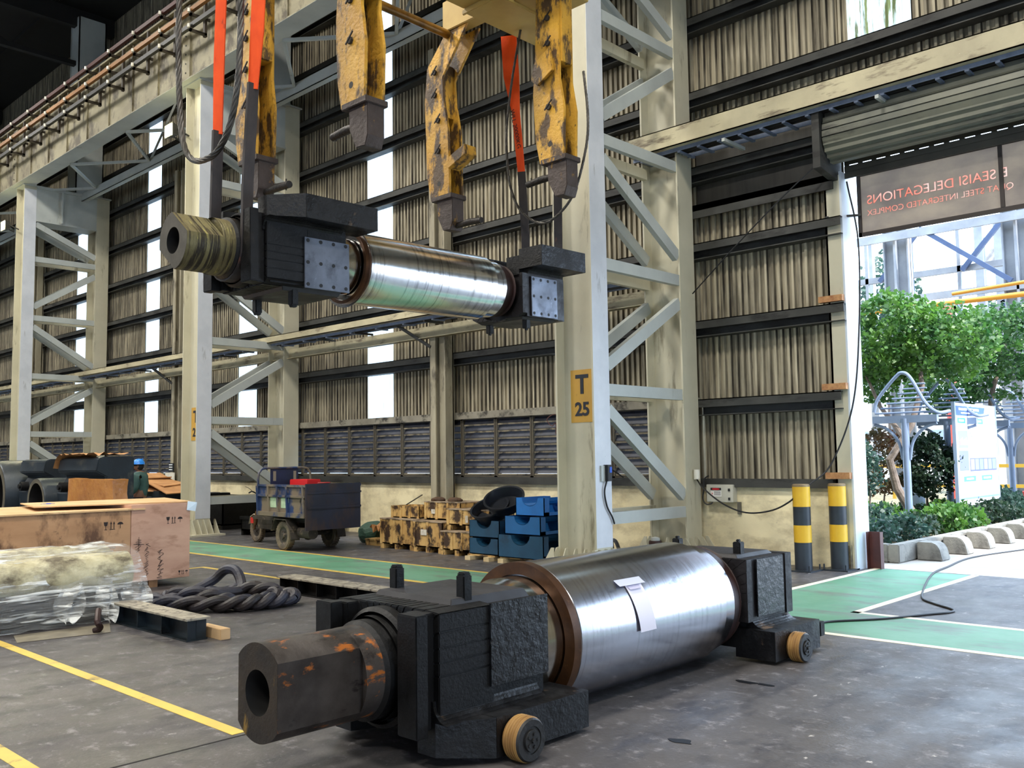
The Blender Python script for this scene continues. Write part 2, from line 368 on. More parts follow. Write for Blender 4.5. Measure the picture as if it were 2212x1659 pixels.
# ---------------------------------------------------------------- mill rolls with bearing chocks
def steel_mat(name, base, rough, ringscale, dark=.9, scr=.05):
    mt = bpy.data.materials.new(name); mt.use_nodes = True; nt = mt.node_tree; N = nt.nodes; L = nt.links; b = N['Principled BSDF']
    tc = N.new('ShaderNodeTexCoord'); mp = N.new('ShaderNodeMapping'); mp.inputs['Scale'].default_value = (.6, ringscale, .6); L.new(tc.outputs['Object'], mp.inputs[0])
    n = N.new('ShaderNodeTexNoise'); n.inputs['Scale'].default_value = 1; n.inputs['Detail'].default_value = 8; n.inputs['Roughness'].default_value = .8; L.new(mp.outputs[0], n.inputs[0])
    r_ = N.new('ShaderNodeMapRange'); r_.inputs[1].default_value = .3; r_.inputs[2].default_value = .7; r_.inputs[3].default_value = rough; r_.inputs[4].default_value = rough + .07; L.new(n.outputs[0], r_.inputs[0])
    L.new(r_.outputs[0], b.inputs['Roughness']); b.inputs['Metallic'].default_value = 1
    x = N.new('ShaderNodeMix'); x.data_type = 'RGBA'; x.inputs[6].default_value = lin([v * dark for v in base]); x.inputs[7].default_value = lin(base)
    c_ = N.new('ShaderNodeMapRange'); c_.inputs[1].default_value = .36; c_.inputs[2].default_value = .5; L.new(n.outputs[0], c_.inputs[0]); L.new(c_.outputs[0], x.inputs[0])
    # blotchy handling marks
    m2 = N.new('ShaderNodeMapping'); m2.inputs['Scale'].default_value = (5, 2.2, 5); L.new(tc.outputs['Object'], m2.inputs[0])
    n2 = N.new('ShaderNodeTexNoise'); n2.inputs['Scale'].default_value = 1; n2.inputs['Detail'].default_value = 9; L.new(m2.outputs[0], n2.inputs[0])
    r2 = N.new('ShaderNodeMapRange'); r2.inputs[1].default_value = .64; r2.inputs[2].default_value = .72; L.new(n2.outputs[0], r2.inputs[0])
    y = N.new('ShaderNodeMix'); y.data_type = 'RGBA'; L.new(r2.outputs[0], y.inputs[0]); L.new(x.outputs[2], y.inputs[6]); y.inputs[7].default_value = lin((120, 122, 128))
    L.new(y.outputs[2], b.inputs['Base Color'])
    bp = N.new('ShaderNodeBump'); bp.inputs['Strength'].default_value = scr; bp.inputs['Distance'].default_value = .0015; L.new(n.outputs[0], bp.inputs['Height']); L.new(bp.outputs[0], b.inputs['Normal'])
    return mt
REDD = M('dark_reddish_steel', (62, 38, 34), (40, 28, 26), 3, .5, metal=.3)
BARREL = steel_mat('ground_roll_steel', (186, 186, 192), .17, 26)
BARREL2 = steel_mat('scored_roll_steel', (222, 222, 222), .15, 16, dark=.62)
JOURNAL = steel_mat('bright_journal_steel', (200, 198, 192), .14, 40)
COLLAR = M('brown_oiled_collar', (92, 60, 34), (66, 42, 26), 6, .35, metal=.5, dirt=(120, 84, 50), damt=.2, dscale=(9, 9, 9))
NECK1 = M('worn_brown_neck', (84, 78, 74), (52, 46, 42), 3, .36, metal=.5, dirt=(178, 104, 44), damt=.3, dscale=(10, 4.5, 10), dirt2=(34, 30, 28), d2amt=.3, d2scale=(4, 2, 4), dsoft=.06, bump=.15, bscale=30, rough2=.55)
NECK1F = M('rusty_neck_face', (58, 46, 32), (40, 33, 26), 5, .5, metal=.3, dirt=(150, 116, 50), damt=.16, dscale=(14, 4, 5), dirt2=(20, 18, 16), d2amt=.2, dsoft=.1, bump=.3)
NECK2 = M('ochre_greased_neck', (130, 122, 84), (104, 96, 66), 4, .4, metal=.4, dirt=(52, 46, 36), damt=.45, dscale=(2, 30, 2), dirt2=(206, 196, 104), d2amt=.22, d2scale=(2, 34, 2), dsoft=.1, bump=.3)
NECK2F = M('grey_neck_face', (106, 100, 88), (84, 78, 68), 5, .5, metal=.4)
WOODY = M('tan_roller_rim', (168, 128, 68), (136, 98, 50), (20, 4, 4), .6, dirt=(60, 44, 30), damt=.25, dscale=(22, 5, 5))
RUBB = M('black_wheel_disc', (36, 35, 34), (26, 25, 24), 6, .5, bump=.2)
PLATE2 = M('bluish_wear_plate', (118, 124, 136), (92, 97, 108), 3, .34, metal=.55, dirt=(60, 62, 70), damt=.2, dscale=(4, 4, 4), dirt2=(150, 156, 170), d2amt=.2, d2scale=(3, 5, 2), rough2=.5, dsoft=.2)
FOOTM = M('greasy_black_foot', (17, 17, 19), (9, 9, 10), 3, .34, metal=.0, spec=.4, dirt=(132, 108, 84), damt=.15, dscale=(3.2, 3.2, 3.2), bump=.3, bscale=26, rough2=.6)
def disc(b, n=64):  # annulus faces are done by lathe; kept for clarity
    return b
def mill_roll(T, thingobj, Rb, y_neck0, flatrot, barrel_m, neck_m, face_m, plate_m, bolts, W=.46):
    def put(b, name, mt, par=thingobj, **k):
        b.bm.transform(T)
        if par is not thingobj:      # sub-parts share the parent's origin
            pass
        return b.build(name, mt, par, world=True, **k)
    # barrel with its steps
    put(MB().lathe([(.0, 1.96), (.40, 1.96), (Rb - .012, 2.0), (Rb, 2.012), (Rb, 3.74), (Rb - .01, 3.75), (Rb - .035, 3.78), (Rb - .035, 3.92), (.0, 3.92)], axis='y', n=96), 'barrel', barrel_m, smooth=True)
    put(MB().lathe([(min(.40, Rb - .03), 1.93), (Rb + .004, 1.93), (Rb + .006, 1.995), (Rb - .02, 2.0)], axis='y', n=96).lathe([(min(.40, Rb - .03), 1.93), (min(.385, Rb - .04), 1.99)], axis='y', n=96), 'collar', COLLAR, smooth=True)
    Rj = Rb - .085
    put(MB().lathe([(Rj - .03, 1.6), (Rj - .02, 1.7), (Rj, 1.76), (Rj, 1.94)], axis='y', n=96), 'journal', JOURNAL, smooth=True)
    put(MB().lathe([(Rb - .05, 3.9), (Rb - .05, 4.02), (Rb - .1, 4.12)], axis='y', n=96), 'seal_ring', REDD, smooth=True)
    # neck: cylinder with two flats
    Rn = .25; ff = .185; a0 = math.acos(ff / Rn); prof = []
    hh = Rn * math.sin(a0)
    for s_ in (1, -1):
        for k in range(16): a = (a0 if s_ > 0 else math.pi + a0) + (math.pi - 2 * a0) * k / 16; prof.append((Rn * math.cos(a), Rn * math.sin(a)))
        for k in range(10): prof.append((-s_ * ff, s_ * hh * (1 - 2 * k / 10)))
    c_, s2 = math.cos(flatrot), math.sin(flatrot)
    prof = [(u * c_ - v * s2, u * s2 + v * c_) for u, v in prof]
    b = MB(); inner = []; n = len(prof)
    O = [b.bm.verts.new((u, y_neck0, v)) for u, v in prof]; O2 = [b.bm.verts.new((u, .52, v)) for u, v in prof]
    for i in range(n): b.bm.faces.new((O[i], O[(i + 1) % n], O2[(i + 1) % n], O2[i]))
    b.lathe([(.25, .5), (.252, .52), (.252, .64)], axis='y', n=64)
    b.lathe([(.0, .52), (.251, .52)], axis='y', n=64)
    put(b, 'neck', neck_m, smooth=True)
    put(MB().lathe([(.252, .62), (.275, .64), (.275, .95)], axis='y', n=64), 'neck_collar', BLACKST, smooth=True)
    b = MB(); Rh = .115
    H = [b.bm.verts.new((Rh * math.cos(math.atan2(v, u)), y_neck0 - .001, Rh * math.sin(math.atan2(v, u)))) for u, v in prof]
    O = [b.bm.verts.new((u, y_neck0 - .001, v)) for u, v in prof]
    for i in range(n): b.bm.faces.new((O[i], O[(i + 1) % n], H[(i + 1) % n], H[i]))
    put(b, 'neck_face', face_m)
    b = MB().lathe([(Rh, y_neck0), (Rh, y_neck0 + .5), (0, y_neck0 + .5)], axis='y', n=32); put(b, 'neck_bore', M('bore_black', (12, 10, 9), rough=.8), smooth=True)
    # near chock
    z0, z1 = -.30, .345
    def body(y0, y1, wt, wb, zb=z0, hole=None):
        return [( -wt, y0)]
    b = MB()
    def arch(x0, x1, zlo, zhi, Ra, ya, yb):           # plate with a round opening from below the axis
        pts = [(x0, zlo), (-Ra, zlo)] + [(-Ra * math.cos(math.pi * k / 20), Ra * math.sin(math.pi * k / 20)) for k in range(21)] + [(Ra, zlo), (x1, zlo), (x1, zhi), (x0, zhi)]
        # split in quads between arc and outer boundary to avoid concave faces
        m_ = 20
        for s_ in (-1, 1):
            xs = x1 * s_ if s_ > 0 else x0
            b.box(min(s_ * Ra, xs), max(s_ * Ra, xs), ya, yb, zlo, 0)
        for k in range(m_):
            a1, a2 = math.pi * k / m_, math.pi * (k + 1) / m_
            q1, q2 = (Ra * math.cos(a1), Ra * math.sin(a1)), (Ra * math.cos(a2), Ra * math.sin(a2))
            def outp(a):
                if abs(math.cos(a)) < 1e-6: return (0, zhi)
                t = min(abs((x1 if math.cos(a) > 0 else x0) / math.cos(a)), zhi / max(math.sin(a), 1e-6)); return (t * math.cos(a), t * math.sin(a))
            o1, o2 = outp(a1), outp(a2)
            b.hull8([(q1[0], ya, q1[1]), (q2[0], ya, q2[1]), (o2[0], ya, o2[1]), (o1[0], ya, o1[1]), (q1[0], yb, q1[1]), (q2[0], yb, q2[1]), (o2[0], yb, o2[1]), (o1[0], yb, o1[1])])
    arch(-W, W, z0, z1, .33, .82, 1.24)
    b.box(-W + .02, W - .02, .86, 1.68, -.24, z1 - .02)
    b.box(-.40, .40, 1.24, 1.66, z0, .2)
    ch = put(b, 'near_chock', BLACKST, bevel=.006)
    b = MB()
    b.tbox(-.36, .36, 1.0, 1.66, z1 - .03, z1 + .03, .03, .03); put(b, 'deck_plate', M('smooth_black_deck', (44, 43, 46), (30, 29, 32), 2, .42, metal=.0, rough2=.6), ch, bevel=.004)
    # front cheek plates each side, with notch
    for s_ in (-1, 1):
        b = MB(); x0, x1 = sorted((s_ * (W - .16), s_ * (W + .0)))
        b.box(x0, x1, .66, .745, -.30, z1 - .005); b.box(*sorted((s_ * (W - .2), s_ * (W - .045))), .745, .86, -.28, z1 - .01)
        put(b, 'cheek_plate', BLACKST, ch, bevel=.006)
    b = MB().lathe([(.31, .74), (.335, .76), (.335, .84), (.25, .84)], axis='y', n=48); b.lathe([(.29, .7), (.29, .8), (.27, .7), (.25, .7)], axis='y', n=48); put(b, 'cover_ring', BLACKST, ch, smooth=True)
    # side plates
    for s_ in (-1, 1):
        b = MB(); x0, x1 = sorted((s_ * W, s_ * (W + .014))); b.box(x0, x1, 1.2, 1.69, -.118, z1); sp = put(b, 'wear_plate', plate_m, ch, bevel=.003)
        if bolts and True:
            for i in range(4):
                for j in range(3):
                    y = 1.235 + .138 * i; z = -.09 + .2 * j
                    put(MB().tube((s_ * (W + .0145), y, z), (s_ * (W + .017), y, z), .017, n=14), 'bolt_hole', M('bolt_black', (14, 14, 15), rough=.6), sp)
    # foot: concave pedestal spreading to heavy side blocks
    for s_ in (-1, 1):
        def X(v): return s_ * v
        b = MB(); x0, x1 = sorted((X(.30), X(.63))); b.box(x0, x1, 1.08, 1.87, -.45, -.235)
        b.hull8([(X(.30), .80, -.42), (X(.45), .80, -.42), (X(.63), 1.08, -.45), (X(.30), 1.08, -.45), (X(.30), .80, -.24), (X(.45), .80, -.24), (X(.63), 1.08, -.235), (X(.30), 1.08, -.235)])
        prv = None
        for k in range(7):                              # fillet
            a = math.pi / 2 * k / 6; xx = W - .03 + .11 * (1 - math.cos(a)); zz = -.13 - .11 * math.sin(a)
            if prv: b.hull8([(X(.28), .8, zz), (X(xx), .8, zz), (X(xx), 1.62, zz), (X(.28), 1.62, zz), (X(.28), .8, prv[1]), (X(prv[0]), .8, prv[1]), (X(prv[0]), 1.62, prv[1]), (X(.28), 1.62, prv[1])])
            prv = (xx, zz)
        put(b, 'foot_block', FOOTM, ch, bevel=.005)
        b = MB(); b.box(*sorted((X(.27), X(.34))), 1.12, 1.19, z1, z1 + .155); b.box(*sorted((X(.275), X(.335))), 1.125, 1.185, z1 + .15, z1 + .17); put(b, 'lifting_key', BLACKST, ch, bevel=.008)
    # far chock
    b = MB(); arch(-W, W, -.16, .335, .36, 4.08, 4.16); b.box(-W + .01, W - .01, 4.16, 4.8, -.16, .33); b.box(-W + .03, W, 4.72, 4.83, -.16, .335)
    fc = put(b, 'far_chock', M('dark_far_chock', (28, 25, 27), (16, 14, 16), 3, .38, metal=.0, spec=.4, bump=.2, rough2=.6), bevel=.006)
    put(MB().tbox(-.36, .36, 4.12, 4.7, .33, .36, .03, .03), 'deck_plate', MATS['smooth_black_deck'], fc, bevel=.004)
    for s_ in (-1, 1):
        def X(v): return s_ * v
        b = MB(); b.box(*sorted((X(W), X(W + .014))), 4.22, 4.66, -.13, .325); sp = put(b, 'wear_plate', plate_m, fc, bevel=.003)
        if bolts:
            for i in range(4):
                for j in range(3): y = 4.255 + .123 * i; z = -.1 + .195 * j; put(MB().tube((s_ * (W + .0145), y, z), (s_ * (W + .017), y, z), .017, n=14), 'bolt_hole', MATS['bolt_black'], sp)
        b = MB(); b.box(*sorted((X(.30), X(.65))), 4.15, 4.92, -.45, -.22)
        b.box(*sorted((X(.1), X(.30))), 4.15, 4.8, -.38, -.16); prv = None
        for k in range(7):
            a = math.pi / 2 * k / 6; xx = W - .04 + .12 * (1 - math.cos(a)); zz = -.13 - .09 * math.sin(a)
            if prv: b.hull8([(X(.28), 4.2, zz), (X(xx), 4.2, zz), (X(xx), 4.8, zz), (X(.28), 4.8, zz), (X(.28), 4.2, prv[1]), (X(prv[0]), 4.2, prv[1]), (X(prv[0]), 4.8, prv[1]), (X(.28), 4.8, prv[1])])
            prv = (xx, zz)
        put(b, 'foot_block', FOOTM, fc, bevel=.005)
        b = MB(); b.box(*sorted((X(.26), X(.33))), 4.22, 4.29, .33, .455); b.box(*sorted((X(.28), X(.31))), 4.235, 4.275, .455, .475); put(b, 'lifting_key', BLACKST, fc, bevel=.006)
    put(MB().lathe([(Rb - .13, 4.06), (Rb - .08, 4.07), (Rb - .06, 4.09)], axis='y', n=64), 'bearing_seal', REDD, fc, smooth=True)
    return ch, fc
def chock_wheel(T, par, x, y, z, r):
    b = MB().lathe([(0, x - .06), (r - .012, x - .06), (r, x - .045), (r, x + .045), (r - .004, x + .05)], (0, y, z), 'x', 32)
    for k in range(5): b.lathe([(r + .0005, x - .04 + .018 * k), (r + .003, x - .036 + .018 * k), (r + .0005, x - .032 + .018 * k)], (0, y, z), 'x', 32)
    b.bm.transform(T); w_ = b.build('wheel', WOODY, par, world=True, smooth=True)
    b = MB().lathe([(r - .003, x + .05), (r - .012, x + .062), (r * .62, x + .062), (r * .6, x + .056), (r * .5, x + .056), (r * .48, x + .07), (0, x + .07)], (0, y, z), 'x', 32)
    for k in range(5): a = k * 2 * math.pi / 5; b.tube((x + .07, y + r * .3 * math.cos(a), z + r * .3 * math.sin(a)), (x + .076, y + r * .3 * math.cos(a), z + r * .3 * math.sin(a)), .01, n=8)
    b.tube((x + .07, y, z), (x + .082, y, z), .014, n=8); b.bm.transform(T); b.build('hub', RUBB, w_, world=True, smooth=True)
T1 = Matrix.Translation((-4.25, 2.55, .48))
roll = thing('mill_roll', 'large polished mill roll on the floor in the foreground, black wheeled chocks, paper note', 'steel roll', (-4.25, 4.6, 0))
nc, fc = mill_roll(T1, roll, .475, 0, 0, BARREL, NECK1, NECK1F, OILY, False)
for s_ in (1,):
    chock_wheel(T1, nc, .70, 1.22, -.36, .12); chock_wheel(T1, fc, .71, 4.43, -.365, .115)
# hitch lug on the far foot
b = MB(); b.box(.3, .42, 4.92, 5.0, -.36, -.28); b.box(.5, .6, 4.92, 5.06, -.33, -.3); b.box(.48, .62, 5.0, 5.08, -.38, -.26); b.box(.49, .61, 5.06, 5.1, -.34, -.3); b.bm.transform(T1); b.build('hitch_lug', BLACKST, fc, world=True, bevel=.006)
# paper note curved over the barrel, held by clear tape
def curved_sheet(ya, yb, a0, a1, r, skew=0):
    b = MB(); n_, m_ = 14, 4; g = []
    for i in range(n_ + 1):
        a = a0 + (a1 - a0) * i / n_; rr = r + (.012 * (i / n_) ** 2 if a1 < a0 else 0)
        g.append([b.bm.verts.new((-4.25 + rr * math.cos(a), ya + (yb - ya) * j / m_ + skew * i / n_, .48 + rr * math.sin(a))) for j in range(m_ + 1)])
    for i in range(n_):
        for j in range(m_): b.bm.faces.new((g[i][j], g[i][j + 1], g[i + 1][j + 1], g[i + 1][j]))
    return b
PAPER = M('white_paper', (236, 232, 244), rough=.6)
note = curved_sheet(5.13, 5.31, R(38), R(-2), .481, .03).build('paper_note', PAPER, smooth=True)
tag(note, 'white paper note taped to the barrel of the polished roll on the floor', 'paper')
curved_sheet(5.05, 5.34, R(43), R(36), .4815, .01).build('tape', M('clear_tape', (200, 205, 225), rough=.25), note, world=True, smooth=True)
curved_sheet(5.15, 5.28, R(36), R(32), .484, 0).build('stamp', M('faint_print', (190, 188, 214), rough=.6), note, world=True)
MB()
T2 = Matrix.Translation((-7.4, 3.43, 3.53)) @ Matrix.Rotation(R(.6), 4, 'X') @ Matrix.Rotation(R(180), 4, 'Y')
roll2 = thing('suspended_mill_roll', 'steel mill roll hanging in the air from orange slings, bolted plates on its chocks', 'steel roll', (-7.4, 5.9, 3.0))
mill_roll(T2, roll2, .36, .17, R(52), BARREL2, NECK2, NECK2F, PLATE2, True, W=.41)

# ---------------------------------------------------------------- lifting tongs
YP = M('chipped_yellow_paint', (204, 156, 52), (184, 136, 44), 3, .5, dirt=(78, 58, 34), damt=.44, dscale=(6, 6, 2.4), dirt2=(40, 31, 24), d2amt=.2, d2scale=(15, 15, 9), dsoft=.08, bump=.5, bscale=18)
YP2 = M('plain_yellow_paint', (196, 168, 96), (178, 148, 80), 1.5, .5, dirt=(120, 92, 46), damt=.12, dscale=(4, 4, 4))
RUSTY = M('rusty_dark_jaw', (74, 64, 60), (58, 48, 42), 4, .55, metal=.3, dirt=(158, 118, 44), damt=.22, dscale=(8, 8, 5), bump=.5, bscale=20, dsoft=.08)
tongs = thing('lifting_tongs', 'large yellow chipped-paint roll lifting tongs with four hanging jaws, above the suspended roll', 'lifting tongs', (-7.5, 6.5, 4.5))
def arm(xt, y, zb, pin, pz, zt=7.4, kick=0, n=0):
    b = MB()
    outl = [(.0, .42), (.02, 1.0), (-.04, 1.35), (-.04, zt - zb), (-.37, zt - zb), (-.40, 1.9), (-.45, 1.25), (-.42, .7), (-.36, .42)]
    if kick: outl = [(.0, .42), (-.02, 1.3), (-.1, 1.7), (-.12, 2.0), (.35, zt - zb), (-.05, zt - zb), (-.42, 2.2), (-.47, 1.75), (-.45, 1.25), (-.43, .75), (-.36, .42)]
    for s_ in (-1, 1): b.prism([(xt + u, zb + v) for u, v in outl], 'y', y + s_ * .105 - .018, y + s_ * .105 + .018)
    b.box(xt - .40, xt - .3, y - .09, y + .09, zb + .5, zb + 2.0)
    b.box(xt - .2, xt - .02, y - .09, y + .09, zb + 1.55, zt - .1) if not kick else b.box(xt - .36, xt - .14, y - .09, y + .09, zb + 1.5, zb + 2.2)
    a = b.build('jaw_arm', YP, tongs, world=True, bevel=.005)
    b = MB(); b.prism([(xt - .27, zb + .44), (xt - .26, zb + .2), (xt - .16, zb + .01), (xt - .02, zb), (xt + .02, zb + .1), (xt + .02, zb + .44)], 'y', y - .1, y + .1)
    b.prism([(xt - .34, zb + .40), (xt - .34, zb + .46), (xt + .04, zb + .46), (xt + .04, zb + .40)], 'y', y - .135, y + .13)
    b.build('jaw_tip', RUSTY, a, world=True, bevel=.006)
    DK = M('dark_bolt', (44, 36, 30), (30, 26, 22), 8, .6)
    for k, zz in enumerate((.62, 1.05, 1.45, 1.8, 2.1)):
        hx = xt - .2 if k else xt - .2
        if kick and zz > 1.6: hx -= .06
        b = MB()
        if k == 0: b.tube((hx, y - .124, zb + zz), (hx, y - .119, zb + zz), .033, n=20)
        else: b.tube((hx, y - .15, zb + zz), (hx, y - .12, zb + zz), .036, n=6); b.bar((hx - .05, y - .15, zb + zz - .03), (hx + .06, y - .15, zb + zz + .07), .012, .014)
        b.build('pin_hole' if k == 0 else 'arm_bolt', DK, a, world=True)
    b = MB().rings([((pin[0], y, zb + pz), .035), ((pin[0] + (pin[1] - pin[0]) * .5, y + .01, zb + pz + .01), .043), ((pin[1], y, zb + pz - .01), .038)], 14)
    b.tube((pin[1] - (.06 if pin[1] > pin[0] else -.06), y, zb + pz - .06), (pin[1] - (.06 if pin[1] > pin[0] else -.06), y, zb + pz + .06), .008, n=6)
    b.build('grip_pin', M('greasy_pin', (52, 46, 40), (36, 33, 30), 12, .45, metal=.4, bump=.6), a, world=True, smooth=True)
arm(-8.58, 5.2, 4.45, (-8.62, -8.12), .07, zt=7.3)
arm(-6.69, 5.2, 4.55, (-6.93, -7.36), .27, zt=7.3)
arm(-8.42, 7.85, 4.53, (-8.44, -7.98), .06, zt=7.1, kick=1)
arm(-6.53, 7.85, 4.58, (-6.75, -7.2), .28, zt=7.3)
b = MB(); b.tube((-8.43, 5.2, 7.08), (-8.43, 7.75, 7.06), .055, n=20); b.build('cross_tube', M('oily_yellow_tube', (150, 110, 42), (80, 58, 30), (3, 2.5, 3), .3, metal=.4), tongs, world=True, smooth=True)
b = MB(); b.box(-7.68, -6.62, 4.4, 7.3, 6.98, 7.9); b.box(-7.68, -7.1, 7.3, 8.56, 6.93, 7.8); b.box(-7.1, -6.5, 7.55, 8.2, 6.96, 7.6); b.box(-8.5, -7.68, 7.7, 7.9, 7.1, 7.5); b.box(-8.75, -7.68, 5.1, 5.3, 7.1, 7.5)
b.box(-7.69, -7.08, 7.28, 7.31, 6.9, 6.96); b.build('spreader_beam', YP2, tongs, world=True, bevel=.008)
b = MB(); b.prism([(-6.95, 5.98), (-6.9, 6.17), (-6.66, 6.3), (-6.62, 6.02), (-6.85, 5.9)], 'y', 7.66, 7.7); b.build('lug_plate', YP, tongs, world=True, bevel=.004); b = MB(); b.prism([(-8.42, 5.3), (-8.4, 5.45), (-8.12, 5.55), (-8.1, 5.42)], 'y', 7.7, 7.9)
b.build('lug_plate', YP, tongs, world=True, bevel=.004)

# ---------------------------------------------------------------- slings and wire ropes
ORANGE = M('orange_webbing', (255, 92, 28), (238, 78, 22), (6, 6, 3), .6, dirt=(120, 44, 24), damt=.12, dscale=(12, 12, 4), dsoft=.1, spec=.3)
SOOT = M('sooty_sling_sleeve', (58, 50, 48), (42, 38, 38), (8, 8, 4), .6, dirt=(96, 58, 44), damt=.12, dscale=(6, 6, 3))
def band(b, pts, w0, th, dirw):
    P = [Vector(p) for p in pts]; D = Vector(dirw).normalized(); pr = None
    for i, p in enumerate(P):
        t = (P[min(i + 1, len(P) - 1)] - P[max(i - 1, 0)]).normalized(); wv = (D - t * D.dot(t)).normalized(); nv = t.cross(wv)
        ww = (w0[i] if isinstance(w0, (list, tuple)) else w0) / 2
        r_ = [b.bm.verts.new(p + wv * ww * sx + nv * th / 2 * sy) for sx, sy in ((-1, -1), (1, -1), (1, 1), (-1, 1))]
        if pr:
            for k in range(4): b.bm.faces.new((pr[k], pr[(k + 1) % 4], r_[(k + 1) % 4], r_[k]))
        else: b.bm.faces.new(r_[::-1])
        pr = r_
    b.bm.faces.new(pr); return b
DW = (.8, .6, 0)
sl = thing('round_sling', 'bright orange webbing sling with sooty sleeve looped under the ochre neck of the hanging roll', 'sling', (-7.4, 4.13, 3.3))
band(MB(), [(-7.64, 4.13, 4.65), (-7.63, 4.13, 5.3), (-7.60, 4.13, 6.0), (-7.5, 4.13, 8.2)], [.085, .1, .1, .1], .02, DW).build('webbing', ORANGE, sl, world=True)
band(MB(), [(-7.03, 4.13, 4.9), (-6.97, 4.13, 5.4), (-6.92, 4.13, 6.1), (-6.9, 4.13, 8.2)], [.085, .12, .12, .1], .02, DW).build('webbing', ORANGE, sl, world=True)
loop = [(-7.64, 4.13, 4.68), (-7.67, 4.13, 3.9), (-7.68, 4.13, 3.6)] + [(-7.4 - .27 * math.cos(a), 4.13, 3.53 - .27 * math.sin(a)) for a in [R(d) for d in range(15, 166, 15)]] + [(-7.12, 4.13, 3.7), (-7.11, 4.13, 4.1), (-7.03, 4.13, 4.95)]
band(MB(), loop, [.1] * len(loop), .035, (0, 1, 0)).build('sleeve', SOOT, sl, world=True)
sl = thing('round_sling', 'orange sling with printed lettering and black sleeve, between the two far jaws', 'sling', (-7.6, 8.3, 3.3))
pts = [(-7.90, 8.3, 7.05), (-7.86, 8.3, 6.5), (-7.79, 8.3, 6.0), (-7.75, 8.3, 5.6), (-7.71, 8.3, 5.2)]
band(MB(), pts, [.2, .2, .1, .1, .09], .03, DW).build('webbing', ORANGE, sl, world=True)
loop = [(-7.71, 8.3, 5.22), (-7.66, 8.3, 4.4), (-7.66, 8.3, 3.7)] + [(-7.4 - .26 * math.cos(a), 8.3, 3.6 - .26 * math.sin(a)) for a in [R(d) for d in range(15, 166, 15)]] + [(-7.13, 8.3, 3.8), (-7.12, 8.3, 4.6), (-7.11, 8.3, 5.3), (-7.3, 8.3, 6.95)]
band(MB(), loop, [.1] * len(loop), .04, DW).build('sleeve', SOOT, sl, world=True)
tm = Matrix.Translation((-7.80, 8.26, 5.78)) @ Matrix.Rotation(R(18), 4, 'Z') @ Matrix.Rotation(R(90), 4, 'X') @ Matrix.Rotation(R(-80), 4, 'Z')
text_mb('WLL 20000KG', .085, tm, ext=.001).build('lettering', M('print_black', (30, 16, 12), rough=.7), sl, world=True)
ROPE = M('wire_rope', (96, 92, 86), (60, 58, 54), (6, 6, 6), .45, metal=.6)
def rope(pts, r, label):
    b = MB(); P = [Vector(p) for p in pts]
    c = []
    for i in range(len(P) - 1):
        a, q = P[max(i - 1, 0)], P[i]; s_, t_ = P[i + 1], P[min(i + 2, len(P) - 1)]
        for k in range(14):
            t = k / 14; c.append(.5 * ((2 * q) + (s_ - a) * t + (2 * a - 5 * q + 4 * s_ - t_) * t * t + (3 * q - a - 3 * s_ + t_) * t ** 3))
    c.append(P[-1])
    L_ = 0
    strands = [[] for _ in range(5)]; X = Vector((1, 0, 0))
    for i, p in enumerate(c):
        d = (c[min(i + 1, len(c) - 1)] - c[max(i - 1, 0)]).normalized(); X = (X - d * X.dot(d)).normalized(); Y = d.cross(X)
        if i: L_ += (p - c[i - 1]).length
        for k in range(5): a = 2 * math.pi * k / 5 + L_ / (r * 2.4); strands[k].append((p + (X * math.cos(a) + Y * math.sin(a)) * r * .55, r * .5))
    for s_ in strands: b.rings(s_, 6)
    return tag(b.build('wire_rope', ROPE, smooth=True), label, 'wire rope')
def dens(pts, k=3):
    out = []
    for i in range(len(pts) - 1):
        for j in range(k): out.append(tuple(pts[i][q] + (pts[i + 1][q] - pts[i][q]) * j / k for q in range(3)))
    return out + [pts[-1]]
rope([(-8.15, 4, 7.4), (-8.16, 4, 6.6), (-8.17, 4, 6.08), (-8.17, 4, 5.62), (-8.13, 4, 5.06), (-8.05, 4, 4.65), (-7.85, 4, 4.43), (-7.52, 4, 4.38), (-7.28, 4, 4.48), (-7.12, 4, 4.72), (-7.04, 4, 5.1), (-7.02, 4, 5.66), (-7.02, 4, 6.4), (-7.02, 4, 7.4)], .028, 'thick grey wire rope hanging in a loop beside the left orange slings')
rope([(-7.5, 8.1, 6.95), (-7.67, 8.1, 6.3), (-7.76, 8.1, 5.8), (-7.77, 8.1, 5.44), (-7.72, 8.1, 5.01), (-7.55, 8.1, 4.66), (-7.25, 8.1, 4.45), (-6.99, 8.1, 4.47), (-6.7, 8.1, 4.7), (-6.51, 8.1, 5.18), (-6.47, 8.1, 5.56), (-6.52, 8.1, 6.1)], .016, 'thin dark wire rope looping around the far right jaw of the tongs')
